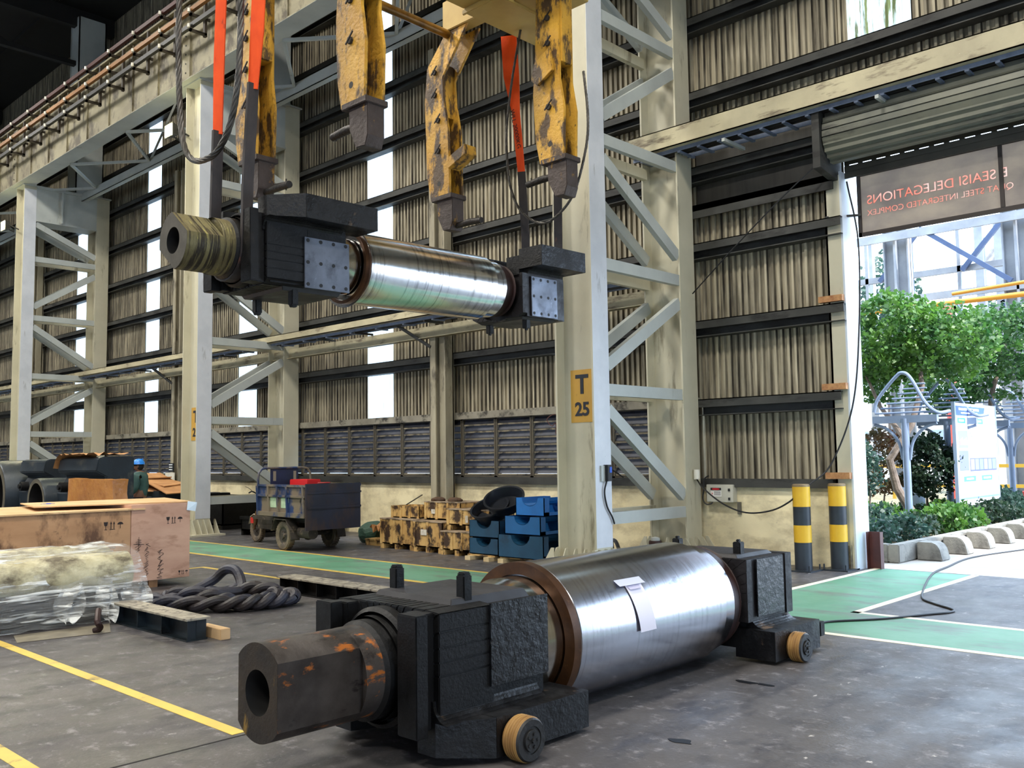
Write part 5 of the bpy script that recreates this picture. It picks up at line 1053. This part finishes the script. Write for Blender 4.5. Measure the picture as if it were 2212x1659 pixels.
tag(MB().box(-15.55, -14.95, 10.0, 10.3, .645, 1.29).build('red_box', M('red_plastic', (206, 34, 36), rough=.4), bevel=.01), 'bright red plastic box standing in the bed of the three-wheeled truck', 'box')
b = MB()
for k in range(4): b.lathe([(.11 + .012 * math.cos(a), 1.17 + .02 * k + .012 * math.sin(a)) for a in [2 * math.pi * q / 8 for q in range(9)]], (-14.55, 10.1, .0), n=20)
tag(b.build('red_hose_coil', M('dull_red_hose', (150, 40, 38), rough=.5), smooth=True), 'coil of dull red hose in the truck bed behind the tailgate', 'hose')
# ---------------------------------------------------------------- oily wooden crates
OW = M('oil_soaked_crate_wood', (206, 170, 108), (176, 136, 76), (3, 3, 2), .6, dirt=(60, 40, 24), damt=.42, dscale=(5, 5, 4), dirt2=(30, 22, 16), d2amt=.26, d2scale=(8, 8, 2.5), dsoft=.1)
def wcrate(x0, x1, y0, y1, z0, z1, lab, feet=True, open_=False):
    t = thing('wooden_crate', lab, 'crate', ((x0 + x1) / 2, (y0 + y1) / 2, z0), group='oily crates by the wall')
    zb = z0 + (.09 if feet else 0)
    b = MB(); th = .02
    b.box(x0, x1, y0, y0 + th, zb, z1); b.box(x0, x1, y1 - th, y1, zb, z1); b.box(x0, x0 + th, y0, y1, zb, z1); b.box(x1 - th, x1, y0, y1, zb, z1); b.box(x0, x1, y0, y1, zb, zb + th)
    b.build('box_sides', OW, t, world=True)
    n_ = 3 if x1 - x0 > .8 else 2
    for k in range(n_ + 1):
        x = x0 + (x1 - x0 - .06) * k / n_; MB().box(x, x + .06, y0 - .012, y0, zb, z1).build('batten', OW, t, world=True)
    if not open_: MB().box(x0 - .01, x1 + .01, y0 - .012, y1, z1, z1 + .018).build('lid', M('dirty_crate_lid', (170, 150, 126), (110, 92, 70), 3, .7, dirt=(54, 42, 32), damt=.4, dscale=(3, 3, 3)), t, world=True)
    if feet:
        for k in range(3): x = x0 + (x1 - x0 - .1) * k / 2; MB().box(x, x + .1, y0, y1, z0, zb).build('skid', OW, t, world=True)
    return t
def sticker(par, x, y, z, w_=.1, h=.08): MB().box(x, x + w_, y - .017, y - .013, z, z + h).build('sticker', M('torn_sticker', (214, 208, 196), (180, 170, 150), 20, .6), par, world=True)
c1 = wcrate(-13.88, -12.93, 10.9, 11.6, 0, .54, 'leftmost bottom oily wooden crate beside the loose wrappings')
wcrate(-13.80, -13.0, 11.1, 11.65, .56, .78, 'low open oily crate on top of the leftmost bottom crate', feet=False, open_=True)
c2 = wcrate(-12.86, -12.1, 10.85, 11.55, 0, .53, 'clean-faced wooden crate with a torn white label, second along the floor'); sticker(c2, -12.65, 10.85, .3, .16, .1)
c3 = wcrate(-12.9, -11.95, 11.15, 11.75, .56, .86, 'dark oil-blackened crate standing across the first two crates, rags on top', feet=False); sticker(c3, -12.7, 11.15, .66)
wcrate(-12.05, -11.25, 10.78, 11.4, 0, .39, 'lower crate of the right-hand pair, next to the blue steel stands')
c5 = wcrate(-12.08, -11.02, 10.95, 11.55, .41, .76, 'upper crate of the right-hand pair, open gap under its front', feet=True); sticker(c5, -11.6, 10.95, .55, .07, .12)
RAG = M('brown_rags', (92, 64, 40), (60, 42, 28), 8, .8, bump=.8)
for k, (x, lb) in enumerate(((-12.75, 'left crumpled rag on the oil-blackened crate'), (-12.3, 'right crumpled rag on the oil-blackened crate'))):
    b = MB().sphere((x, 11.35, .9), .1, (1.6, 1.2, .5), 14)
    for v in b.bm.verts: v.co += Vector((.02, .02, .02)) * mnoise.noise(v.co * 12)
    tag(b.build('rag', RAG), lb, 'rag', group='rags on the crates')
tag(MB().bar((-13.6, 11.3, .79), (-13.2, 11.35, .98), .03, .012).build('steel_bar', DSTEEL), 'thin steel bar leaning up out of the low open crate', 'bar')
# loose wrappings left of the crates
b = MB(); b.sphere((-14.9, 11.5, .18), .3, (1.0, .9, .8), 18)
for v in b.bm.verts: v.co += Vector((.07, .07, .07)) * mnoise.noise(v.co * 5)
tag(b.build('green_sack', M('dark_green_sack', (50, 84, 66), (38, 66, 54), 6, .6, bump=.6)), 'crumpled dark green sack on the floor right of the truck', 'sack')
tag(crumple(MB(), -14.6, -13.95, 11.2, 11.9, .33, .16, 12, 10, seed=4).build('brown_wrapping', BRP), 'crumpled brown paper wrapping heaped left of the oily crates', 'paper')
pl = thing('low_pallet', 'small broken wooden pallet on the floor left of the oily crates', 'pallet', (-14.25, 11.4, 0))
for k in range(3): MB().box(-14.6, -13.95, 11.1 + .25 * k, 11.2 + .25 * k, 0, .1).build('bearer', OW, pl, world=True)
for k in range(4): MB().box(-14.6 + .17 * k, -14.48 + .17 * k, 11.08, 11.72, .1, .125).build('slat', OW, pl, world=True)
# ---------------------------------------------------------------- blue steel stands with cradle cut-outs
BS = M('blue_steel_stand', (30, 78, 108), (24, 62, 88), 2, .42, dirt=(24, 46, 64), damt=.2, dscale=(4, 4, 3)); BSB = M('bright_blue_stand', (32, 120, 200), (28, 100, 170), 2, .4)
def stand(x0, x1, y0, y1, z0, z1, lab, mt=BS, r=.17):
    t = thing('steel_stand', lab, 'steel stand', ((x0 + x1) / 2, (y0 + y1) / 2, z0), group='blue steel stands')
    cx_ = (x0 + x1) / 2
    for y in (y0, y1 - .012):
        b = MB(); pts = [(x0, z0), (x1, z0), (x1, z1), (cx_ + r, z1)] + [(cx_ + r * math.cos(a), z1 - r * .72 * math.sin(a)) for a in [math.pi * k / 14 for k in range(1, 14)]] + [(cx_ - r, z1), (x0, z1)]
        b.prism(pts, 'y', y, y + .012); b.build('cradle_plate', mt, t, world=True)
    b = MB(); b.box(x0, x0 + .012, y0, y1, z0, z1); b.build('side_plate', mt, t, world=True)
    b = MB(); b.box(x1 - .012, x1, y0, y0 + .12, z0, z1); b.box(x1 - .012, x1, y1 - .12, y1, z0, z1); b.box(x1 - .012, x1, y0, y1, z0, z0 + .06); b.build('side_frame', mt, t, world=True)
    MB().box(x0, x1, y0, y1, z0, z0 + .012).build('bottom_plate', mt, t, world=True)
    b = MB()
    for k in range(8): a1, a2 = math.pi * k / 8, math.pi * (k + 1) / 8; P1, P2 = (cx_ + r * math.cos(a1), z1 - r * .72 * math.sin(a1)), (cx_ + r * math.cos(a2), z1 - r * .72 * math.sin(a2)); b.hull8([(P1[0], y0, P1[1] - .008), (P2[0], y0, P2[1] - .008), (P2[0], y1, P2[1] - .008), (P1[0], y1, P1[1] - .008), (P1[0], y0, P1[1]), (P2[0], y0, P2[1]), (P2[0], y1, P2[1]), (P1[0], y1, P1[1])])
    b.build('saddle', mt, t, world=True)
stand(-11.15, -10.48, 10.6, 11.3, .09, .345, 'bottom blue stand of the left stack')
stand(-11.2, -10.5, 10.65, 11.35, .355, .63, 'upper blue stand of the left stack, black tubs resting on it')
stand(-10.38, -9.42, 10.5, 11.3, .09, .44, 'widest blue stand, bottom of the right stack', r=.2)
stand(-10.28, -9.52, 10.55, 11.3, .45, .73, 'middle blue stand of the right stack', M('mid_blue_stand', (30, 100, 160), (26, 88, 140), 2, .4))
stand(-10.1, -9.5, 10.62, 11.3, .74, 1.02, 'topmost bright blue stand of the right stack', BSB)
for k, (x0, x1, lb) in enumerate(((-11.1, -10.55, 'pallet of pale timber ends under the left stack of blue stands'), (-10.35, -9.5, 'pallet of pale timber ends under the right stack of blue stands'))):
    t = thing('pallet', lb, 'pallet', ((x0 + x1) / 2, 10.9, 0), group='pallets under the blue stands')
    for x in (x0, x1 - .12): MB().box(x, x + .12, 10.45, 11.3, 0, .065).build('bearer', M('pale_timber', (226, 206, 164), (200, 176, 130), 6, .7, dirt=(110, 84, 56), damt=.15, dscale=(9, 9, 9)), t, world=True)
    MB().box(x0 - .04, x1 + .04, 10.55, 11.3, .065, .085).build('deck', OW, t, world=True)
TUB = M('black_tub', (34, 38, 46), (24, 26, 32), 3, .35)
for (cx_, cy_, cz_, r, tl, lb) in ((-10.95, 10.95, .68, .33, .1, 'lower left round black tub tilted on the blue stands'), (-10.68, 11.0, .84, .34, .22, 'upper right round black tub resting on the other tub')):
    b = MB().lathe([(0, 0), (r * .82, 0), (r * .95, .16), (r * 1.03, .17), (r * 1.03, .19), (r * .93, .185), (r * .8, .03), (0, .03)], n=40); b.bm.transform(Matrix.Translation((cx_, cy_, cz_)) @ Matrix.Rotation(tl, 4, 'Y') @ Matrix.Rotation(.5, 4, 'X')); tag(b.build('round_tub', TUB, smooth=True), lb, 'tub', group='round black tubs')
b = MB().path([(-9.6, 12.78, 1.285), (-9.7, 12.6, 1.42), (-9.9, 12.6, 1.5), (-10.1, 12.6, 1.42), (-10.15, 12.78, 1.3), (-9.95, 12.78, 1.285), (-9.75, 12.6, 1.36), (-9.9, 12.6, 1.44)], .012, 8, 6); tag(b.build('hose_loop', CAB, smooth=True), 'black hose loop on the rail below the louvres beside the T 25 column', 'hose')
# things between the frame legs
gb = thing('gas_bottle', 'short dark steel bottle with cap standing between the legs of the nearest laced column', 'gas bottle', (-8.25, 11.75, 0))
MB().lathe([(0, 0), (.1, .0), (.1, .34), (.09, .36), (0, .365)], (-8.25, 11.75, 0), n=24).build('body', REDD, gb, world=True, smooth=True); MB().lathe([(.07, .36), (.07, .40), (.0, .42)], (-8.25, 11.75, 0), n=16).build('cap', GREYP, gb, world=True, smooth=True)
tag(MB().path([(-9.4, 12.2, .02), (-9.2, 11.9, .28), (-9.0, 11.75, .3), (-8.8, 11.6, .1), (-8.75, 11.5, .03)], .03, 8, 5).build('bent_pipe', CAB, smooth=True), 'bent dark rubber pipe on the floor between the legs of the nearest column', 'pipe')
# ================================================================ outdoors
KERB = M('weathered_kerb_concrete', (138, 136, 128), (112, 110, 106), 3, .8, dirt=(74, 72, 68), damt=.25, dscale=(4, 4, 4), dsoft=.25, bump=.4)
b = MB(); b.box(-5.62, -5.45, 14.0, 44, 0, .27); b.box(-9.5, -5.62, 14.0, 14.18, 0, .27)
tag(b.build('kerb', KERB, bevel=.015), 'raised concrete kerb running round the planted bed outside the doorway', 'kerb')
b = MB(); b.box(-30, -5.62, 14.18, 44, 0, .16); b.build('planting_bed', M('bed_soil', (128, 112, 84), (92, 84, 60), 3, .9, dirt=(70, 90, 44), damt=.3, dscale=(4, 4, 4)), kind='structure')
order = ['nearest the doorway', 'second from the doorway', 'third from the doorway', 'fourth from the doorway', 'fifth from the doorway', 'sixth from the doorway', 'farthest, at the edge of the view']
bp = None
for k in range(7):
    y = 14.62 + 1.13 * k
    if bp is None:
        b = MB(); b.prism([(-5.42, 0), (-5.42, .27), (-5.2, .27), (-5.13, .24), (-5.09, .17), (-5.05, 0)], 'y', y, y + .36); bp = b.build('concrete_block', KERB, bevel=.012); tag(bp, 'rounded concrete wheel-stop block, ' + order[k], 'concrete block', 'concrete wheel-stop blocks along the kerb'); y0_ = bp.location.copy()
    else: dup(bp, (y0_.x, y0_.y + 1.13 * k, 0), label='rounded concrete wheel-stop block, ' + order[k])
# notice board on two legs
nb = thing('notice_board', 'large white and blue information board on two legs in the planted bed', 'notice board', (-6.58, 21.5, 0))
BX = -6.58
MB().box(BX - .03, BX, 20.2, 22.85, .5, 2.66).build('panel', M('board_white', (206, 212, 222), rough=.4), nb, world=True)
for y in (20.16, 22.85): MB().box(BX - .06, BX + .01, y, y + .05, 0, 2.68).build('leg', M('pale_blue_frame', (146, 166, 196), rough=.4), nb, world=True)
def rect(n_, y0, y1, z0, z1, c, par=nb, dx=.004): return MB().box(BX, BX + dx, y0, y1, z0 - .12, z1 - .12).build(n_, M('board_' + '_'.join(map(str, c)), c, rough=.5), par, world=True)
rect('header', 20.22, 22.0, 2.52, 2.72, (60, 92, 180)); MB().prism([(22.0, 2.40), (22.12, 2.60), (22.0, 2.60)], 'x', BX, BX + .004).build('header', M('board_60_92_180', (60, 92, 180)), nb, world=True)
rect('bottom_band', 20.22, 22.83, .76, .80, (110, 140, 210))
for y0, y1, z0 in ((20.32, 20.8, 2.36), (21.2, 21.95, 2.36), (20.55, 21.3, 1.13), (21.7, 22.4, 1.13)): rect('title_tab', y0, y1, z0, z0 + .11, (60, 176, 206))
for y0, y1, z0, z1, c in ((20.33, 20.9, 1.84, 2.2, (108, 116, 150)), (20.33, 20.9, 1.36, 1.78, (96, 104, 140)), (20.98, 22.75, 1.34, 1.62, (66, 74, 110))):
    par = rect('photo', y0, y1, z0, z1, c)
for k in range(6): rect('picture', 21.0 + .29 * k, 21.25 + .29 * k, 1.37, 1.6, (120 - 8 * (k % 3), 124, 150), dx=.006)
for k in range(9): rect('picture', 20.36 + .06 * k, 20.4 + .06 * k, 1.9, 2.0 + .02 * (k % 4), (176, 120 + 5 * k, 110), dx=.006)
mt_ = Matrix(((0, 0, 1), (1, 0, 0), (0, 1, 0))).to_4x4()
WH = M('print_white', (244, 246, 250), rough=.5); GR = M('print_grey', (150, 160, 180), rough=.5)
rr = random.Random(2)
for (y0, y1, z, h, mtx_) in [(20.42, 21.7, 2.63, .05, WH), (20.55, 21.6, 2.56, .03, WH)] + [(20.4, 20.7, 2.395, .04, WH), (21.3, 21.85, 2.395, .04, WH), (20.7, 21.15, 1.165, .04, WH), (21.8, 22.3, 1.165, .04, WH)] + [(21.05, 22.6, 2.22 - .07 * k, .012, GR) for k in range(8)] + [(20.4, 21.4, 1.04 - .055 * k, .012, GR) for k in range(5)] + [(21.6, 22.7, 1.04 - .055 * k, .012, GR) for k in range(5)]:
    b = MB(); y = y0
    while y < y1: l = rr.uniform(.03, .09); b.box(BX + .004, BX + .007, y, min(y + l, y1), z, z + h); y += l + .02
    b.bm.transform(Matrix.Translation((0,0,-.12))); b.build('printed_line', mtx_, nb, world=True)
b = MB(); b.prism([(22.18, 2.44), (22.25, 2.44), (22.27, 2.50), (22.23, 2.54)], 'x', BX, BX + .005); b.prism([(22.3, 2.44), (22.37, 2.44), (22.31, 2.56), (22.27, 2.54)], 'x', BX, BX + .005); b.build('emblem', GR, nb, world=True)
tm = mt_.copy(); tm.translation = (BX + .004, 22.6, 2.58); text_mb('HPDQ', .1, tm, ext=.002).build('lettering', M('board_navy', (70, 90, 160), rough=.5), nb, world=True) if False else None
# pergola
PB = M('pale_blue_pergola', (120, 136, 162), (104, 120, 148), 2, .45)
pgl = ['nearest pale blue pergola frame with an arched top, right outside the doorway', 'second pale blue pergola frame, partly behind the notice board', 'third pale blue pergola frame, right of the notice board', 'farthest pale blue pergola frame along the bed']
pg0 = None
for k in range(4):
    if pg0 is None:
        t = pg0 = thing('pergola_frame', pgl[0], 'pergola', (-6.91, 18.34, 0), group='pergola frames')
        MB().tube((0, 0, 0), (0, 0, 2.3), .07, n=16).build('pole', PB, t, smooth=True)
        MB().box(-.62, .62, -.05, .05, 2.22, 2.36).build('cross_beam', PB, t)
        for s_ in (-1, 1): MB().path([(s_ * .6, 0, 2.2), (s_ * .35, 0, 2.1), (s_ * .14, 0, 1.85), (s_ * .07, 0, 1.5)], .03, 8, 5).build('curved_brace', PB, t, smooth=True)
        MB().path([(-.6, 0, 2.45), (-.5, 0, 2.72), (-.15, 0, 3.12), (.0, 0, 3.2), (.15, 0, 3.08), (.4, 0, 2.6), (.62, 0, 2.4), (.78, .2, 2.42)], .035, 8, 6).build('arched_rail', PB, t, smooth=True)
        for j in range(7): w_ = .58 - .07 * j; MB().tube((-w_, .12 * j, 2.42 + .1 * j), (w_, .12 * j, 2.42 + .1 * j), .018, n=8).build('slat', PB, t, smooth=True)
    else: dup(pg0, (-6.91 - .1 * k, 18.34 + 2.62 * k, 0), label=pgl[k])
# plants
def leafmat(name, a, c): return M(name, a, c, 2.2, .45, trans=.45)
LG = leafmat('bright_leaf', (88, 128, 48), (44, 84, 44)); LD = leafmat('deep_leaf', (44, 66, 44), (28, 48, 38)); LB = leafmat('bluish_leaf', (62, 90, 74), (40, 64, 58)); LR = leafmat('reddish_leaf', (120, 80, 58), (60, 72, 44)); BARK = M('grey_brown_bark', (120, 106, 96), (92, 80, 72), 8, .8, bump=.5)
def leaves(b, c, rad, n, size, seed, hollow=.35):
    rr = random.Random(seed)
    for _ in range(n):
        while True:
            v = Vector((rr.uniform(-1, 1), rr.uniform(-1, 1), rr.uniform(-1, 1)))
            l = v.length
            if hollow < l < 1 and mnoise.noise(v * 2.2 + Vector((seed, 0, 0))) > -.08: break
        p = Vector((c[0] + v.x * rad[0], c[1] + v.y * rad[1], c[2] + v.z * rad[2])); s_ = size * rr.uniform(.6, 1.3)
        d = Vector((rr.uniform(-1, 1), rr.uniform(-1, 1), rr.uniform(-.6, .8))).normalized(); u = d.cross(Vector((rr.uniform(-1, 1), rr.uniform(-1, 1), rr.uniform(-1, 1)))).normalized() * s_ * .42
        b.face([p, p + d * s_ * .5 + u, p + d * s_, p + d * s_ * .5 - u])
    return b
def tree(name, lab, cat, base, trunk, crowns, mt, size, seed, group=None):
    t = thing(name, lab, cat, base, group=group)
    b = MB()
    for pts, r in trunk: b.rings([(p, r * (1 - .6 * i / max(len(pts) - 1, 1))) for i, p in enumerate(pts)], 10)
    b.build('trunk', BARK, t, world=True, smooth=True)
    b = MB()
    for i, (c, rad, n) in enumerate(crowns): leaves(b, c, rad, n, size, seed + i)
    b.build('foliage', mt, t, world=True)
    return t
tree('garden_tree', 'leafy bright green tree spreading over the nearest pergola frame', 'tree', (-7.85, 22.2, 0), [([(-7.0, 19.2, .1), (-7.45, 19.2, .9), (-7.5, 19.0, 1.5), (-7.1, 19.2, 2.2), (-7.0, 19.6, 3.0), (-7.2, 20, 4)], .1), ([(-7.2, 19.1, 1.9), (-7.8, 19.4, 2.6), (-8.2, 19.6, 3.4)], .06)],
     [((-7.7, 19.8, 4.1), (1.2, 1.2, 1.0), 5200), ((-6.7, 20.3, 3.9), (1.0, 1.3, .9), 3800), ((-8.3, 20.6, 3.5), (1.0, 1.2, .8), 2600)], LG, .11, 3)
tree('garden_tree', 'darker tree crown behind the notice board and second pergola frame', 'tree', (-6.9, 23.8, 0), [([(-7.2, 23.5, .1), (-7.0, 23.6, 1.5), (-6.9, 23.8, 3), (-6.6, 24, 4.2)], .1)],
     [((-6.5, 23.8, 4.0), (1.5, 1.6, 1.15), 5200), ((-5.2, 25.0, 3.7), (1.3, 1.5, 1.2), 3800), ((-7.6, 22.8, 3.2), (.9, 1.2, .7), 2400)], leafmat('mid_leaf', (66, 106, 46), (34, 66, 40)), .12, 11)
tree('garden_tree', 'tree with bare crooked trunk and pale leaves at the right edge beyond the board', 'tree', (-5.9, 26.6, 0), [([(-5.9, 26.6, 0), (-6.2, 26.5, 1.2), (-5.9, 26.7, 2.2), (-6.3, 26.5, 3.4)], .12), ([(-5.0, 26.5, .8), (-5.6, 26.5, 1.2), (-6.0, 26.6, 1.9)], .06)], [((-5.4, 27.0, 3.8), (1.6, 1.6, 1.2), 4200)], LG, .13, 17)
tree('ornamental_bush', 'dark round-leaved ornamental bush left of the notice board', 'bush', (-7.3, 20.4, 0), [([(-7.3, 20.4, .1), (-7.3, 20.4, .9)], .04), ([(-7.35, 20.5, .1), (-7.1, 20.4, 1.0)], .03)], [((-7.2, 20.4, 1.35), (.62, .6, .72), 3600)], LD, .085, 23)
tree('ornamental_bush', 'airy reddish-tipped bush just behind the nearest pergola pole', 'bush', (-8.2, 20.2, 0), [([(-8.2, 20.2, .1), (-8.1, 20.2, .9)], .03)], [((-8.15, 20.2, 1.45), (.62, .6, .75), 2000)], LR, .085, 29)
tree('ornamental_bush', 'thin young tree with blue-green leaves close to the door post', 'bush', (-7.3, 16.9, 0), [([(-7.15, 17, .1), (-7.1, 17, .9), (-7.2, 17, 1.7)], .02)], [((-7.2, 17.1, 1.25), (.34, .4, .5), 620), ((-7.4, 17.2, 1.6), (.3, .3, .35), 420)], LB, .08, 31)
for k, (x, y, z, r, n) in enumerate(((-20.5, 40, 7.2, (2.2, 2, 3.2), 2600), (-17.2, 44, 8.2, (1.8, 2, 3.0), 1800), (-12, 46, 6, (2.4, 2, 3), 2200), (-24, 36, 4.4, (3, 2, 3.5), 2600))):
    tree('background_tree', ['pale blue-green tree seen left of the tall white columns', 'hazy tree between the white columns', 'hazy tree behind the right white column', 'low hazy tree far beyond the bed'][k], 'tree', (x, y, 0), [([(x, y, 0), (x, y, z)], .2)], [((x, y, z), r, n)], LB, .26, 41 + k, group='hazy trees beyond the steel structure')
# low shrubs in the bed: three kinds, copied
protos = []
for k, (mt, r, n, s_) in enumerate(((LG, (.42, .42, .24), 620, .1), (LD, (.4, .4, .22), 600, .075), (LB, (.38, .38, .26), 520, .085))):
    t = thing('low_shrub', 'x', 'shrub', (-6.2, 15.0 + k, .16)); b = MB(); leaves(b, (0, 0, .2), r, n, s_, 60 + k, .1); b.build('foliage', mt, t); b = MB(); [b.tube((0, 0, 0), (.12 * math.cos(a), .12 * math.sin(a), .25), .008, n=6) for a in (0, 2, 4)]; b.build('stems', BARK, t); protos.append(t)
rr = random.Random(9); used = [0, 0, 0]
kinds = ['bright green low shrub in the bed behind the kerb', 'dark green low shrub in the bed behind the kerb', 'blue-green low shrub in the bed behind the kerb']
for i in range(40):
    y = 14.7 + (i // 3) * .95 + rr.uniform(-.15, .15); x = -6.05 - (i % 3) * .72 + rr.uniform(-.12, .12); k = [0, 0, 2, 0, 1, 0, 2, 1][rr.randrange(8)] if y < 19 else [1, 0, 1, 2][rr.randrange(4)]
    if not used[k]: used[k] = 1; o = protos[k]; o.location = (x, y, .16); o['label'] = kinds[k]; o['group'] = kinds[k].replace('shrub', 'shrubs').replace(' in', ', in')
    else: o = dup(protos[k], (x, y, .16), rr.uniform(0, 6)); o.scale = (1, 1, rr.uniform(.8, 1.3))
# pale steel structure far outside
WS = M('sunlit_white_steel', (150, 154, 160), (124, 128, 136), 1, .5); BS2 = M('blue_grey_steel', (70, 88, 122), (58, 74, 106), 1, .5)
ss = thing('steel_pipe_rack', 'tall white steel pipe-rack structure with canopy beyond the trees', 'steel structure', (-12, 37, 0))
for x in (-12.75, -8.75): b = MB(); b.box(x - .45, x + .45, 33.9, 33.94, 0, 10.5); b.box(x - .45, x - .4, 33.7, 34.1, 0, 10.5); b.box(x + .4, x + .45, 33.7, 34.1, 0, 10.5); b.box(x - .04, x + .04, 33.6, 33.9, 0, 10.5); b.build('column', WS, ss, world=True)
for x in (-11.2, -10.5, -15.5): MB().box(x - .15, x + .15, 38, 38.3, 0, 10.5).build('column', WS, ss, world=True)
MB().box(-20, -4, 33.6, 33.7, 7.0, 7.25).build('beam', WS, ss, world=True); MB().box(-20, -4, 33.4, 33.5, 9.3, 9.6).build('beam', WS, ss, world=True)
MB().bar((-11.8, 33.5, 9.6), (-8.9, 33.5, 7.3), .12, .16).build('diagonal_brace', BS2, ss, world=True); MB().bar((-14.2, 33.5, 9.2), (-15.6, 33.5, 8.2), .12, .16).build('diagonal_brace', BS2, ss, world=True)
for k in range(5): MB().bar((-12 + 1.6 * k, 35, 5.6), (-11.2 + 1.6 * k, 35, 6.9), .16, .2).build('lattice_brace', WS, ss, world=True); MB().bar((-11.2 + 1.6 * k, 35, 6.9), (-10.4 + 1.6 * k, 35, 5.6), .16, .2).build('lattice_brace', BS2, ss, world=True)
b = MB(); corr(b, -12, -8.9, 0, 5, y=0, pitch=.3, d=.08); b.bm.transform(Matrix.Translation((0, 40, 9.0)) @ Matrix.Rotation(R(-62), 4, 'X')); b.build('canopy', M('grey_canopy', (96, 96, 98), (72, 72, 74), 3, .6), ss, world=True)
for k, z in enumerate((4.9, 6.3, 8.2)): MB().box(-20, -4, 35.4, 35.6, z, z + .22).build('beam', WS if k != 1 else BS2, ss, world=True)
for k in range(9): MB().box(-18 + 1.7 * k, -17.88 + 1.7 * k, 35.4, 35.52, 4.9, 10).build('post', BS2 if k % 2 else WS, ss, world=True)
for k in range(4): MB().bar((-17 + 3 * k, 35.3, 8.2), (-15.4 + 3 * k, 35.3, 10), .14, .16).build('lattice_brace', BS2, ss, world=True)
MB().box(-9.9, -7.9, 33.9, 35.5, 5.2, 5.3).build('platform', MATS['blue_grey_steel'], ss, world=True); MB().box(-9.6, -9.0, 34.2, 34.8, 3.2, 5.2).build('hopper', WS, ss, world=True)
pp = thing('yellow_pipe_line', 'long yellow pipe and walkway rail running across the white structure', 'pipe', (-12, 33, 6.6))
MB().tube((-22, 33, 6.72), (-3, 33, 6.72), .09, n=12).build('pipe', M('pipe_yellow', (190, 130, 40), rough=.5), pp, world=True, smooth=True); MB().tube((-10.5, 32.6, 6.95), (-3, 31.6, 7.1), .06, n=12).build('rail', MATS['pipe_yellow'], pp, world=True, smooth=True)
b = MB().tube((-10.2, 31, -.005), (-10.15, 31, 6.3), .16, n=14); tag(b.build('red_stack', M('hazy_red', (214, 90, 80), rough=.5), smooth=True), 'red upright pipe seen between the leaves under the white structure', 'pipe')
gr_ = thing('guard_rail', 'yellow two-bar guard rail behind the planted bed', 'guard rail', (-12, 29.5, 0)); YR = M('guard_yellow', (190, 150, 50), rough=.5)
for z in (1.15, .55): MB().box(-18, -7.5, 29.97, 30.03, z, z + .1).build('bar', YR, gr_, world=True)
for k in range(6): MB().box(-17.8 + 2 * k, -17.7 + 2 * k, 30, 30.06, 0, 1.25).build('post', YR, gr_, world=True)
bl = thing('distant_building', 'pale low building far beyond the bed with dark window openings', 'building', (-12, 60, 0))
MB().box(-50, 10, 60, 66, 0, 4.5).build('wall', M('pale_facade', (170, 166, 156), (154, 150, 140), .5, .8), bl, world=True)
for k in range(14): MB().box(-34 + 2.6 * k, -32.8 + 2.6 * k, 59.95, 60, 1.4, 3).build('window', M('facade_window', (120, 134, 150), rough=.3), bl, world=True)
tb = thing('storage_drum', 'pale blue-white plastic drum standing behind the bushes', 'drum', (-8.1, 21.6, 0)); MB().lathe([(0, .0), (.26, .0), (.27, .4), (.26, .8), (.2, .84), (0, .84)], (-8.05, 21.6, .16), n=24).build('drum', M('drum_white', (196, 208, 226), rough=.4), tb, world=True, smooth=True)
tag(MB().lathe([(.16, 0), (.14, .04), (.05, .5), (.0, .52)], (-6.55, 24.6, .16), n=20).build('traffic_cone', M('cone_red', (206, 70, 62), rough=.5), smooth=True), 'red cone standing in the bed behind the notice board', 'cone')
# small oil spots on the floor by the roll
OIL = M('wet_oil', (16, 16, 18), rough=.45, spec=.2)
for x, y, rx, ry, lb in ((-3.1, 4.62, .07, .04, 'small wet oil spot on the floor right of the near chock wheel'), (-3.52, 6.1, .08, .04, 'left black oil splash on the floor before the far chock'), (-3.38, 6.12, .06, .03, 'right black oil splash on the floor before the far chock')):
    b = MB(); pts = [(x + rx * (1 + .25 * math.sin(3 * a + x * 9)) * math.cos(a), y + ry * (1 + .3 * math.cos(2 * a + y)) * math.sin(a)) for a in [2 * math.pi * k / 18 for k in range(18)]]; b.prism(pts, 'z', .0005, .003); tag(b.build('oil_spot', OIL), lb, 'oil spot')
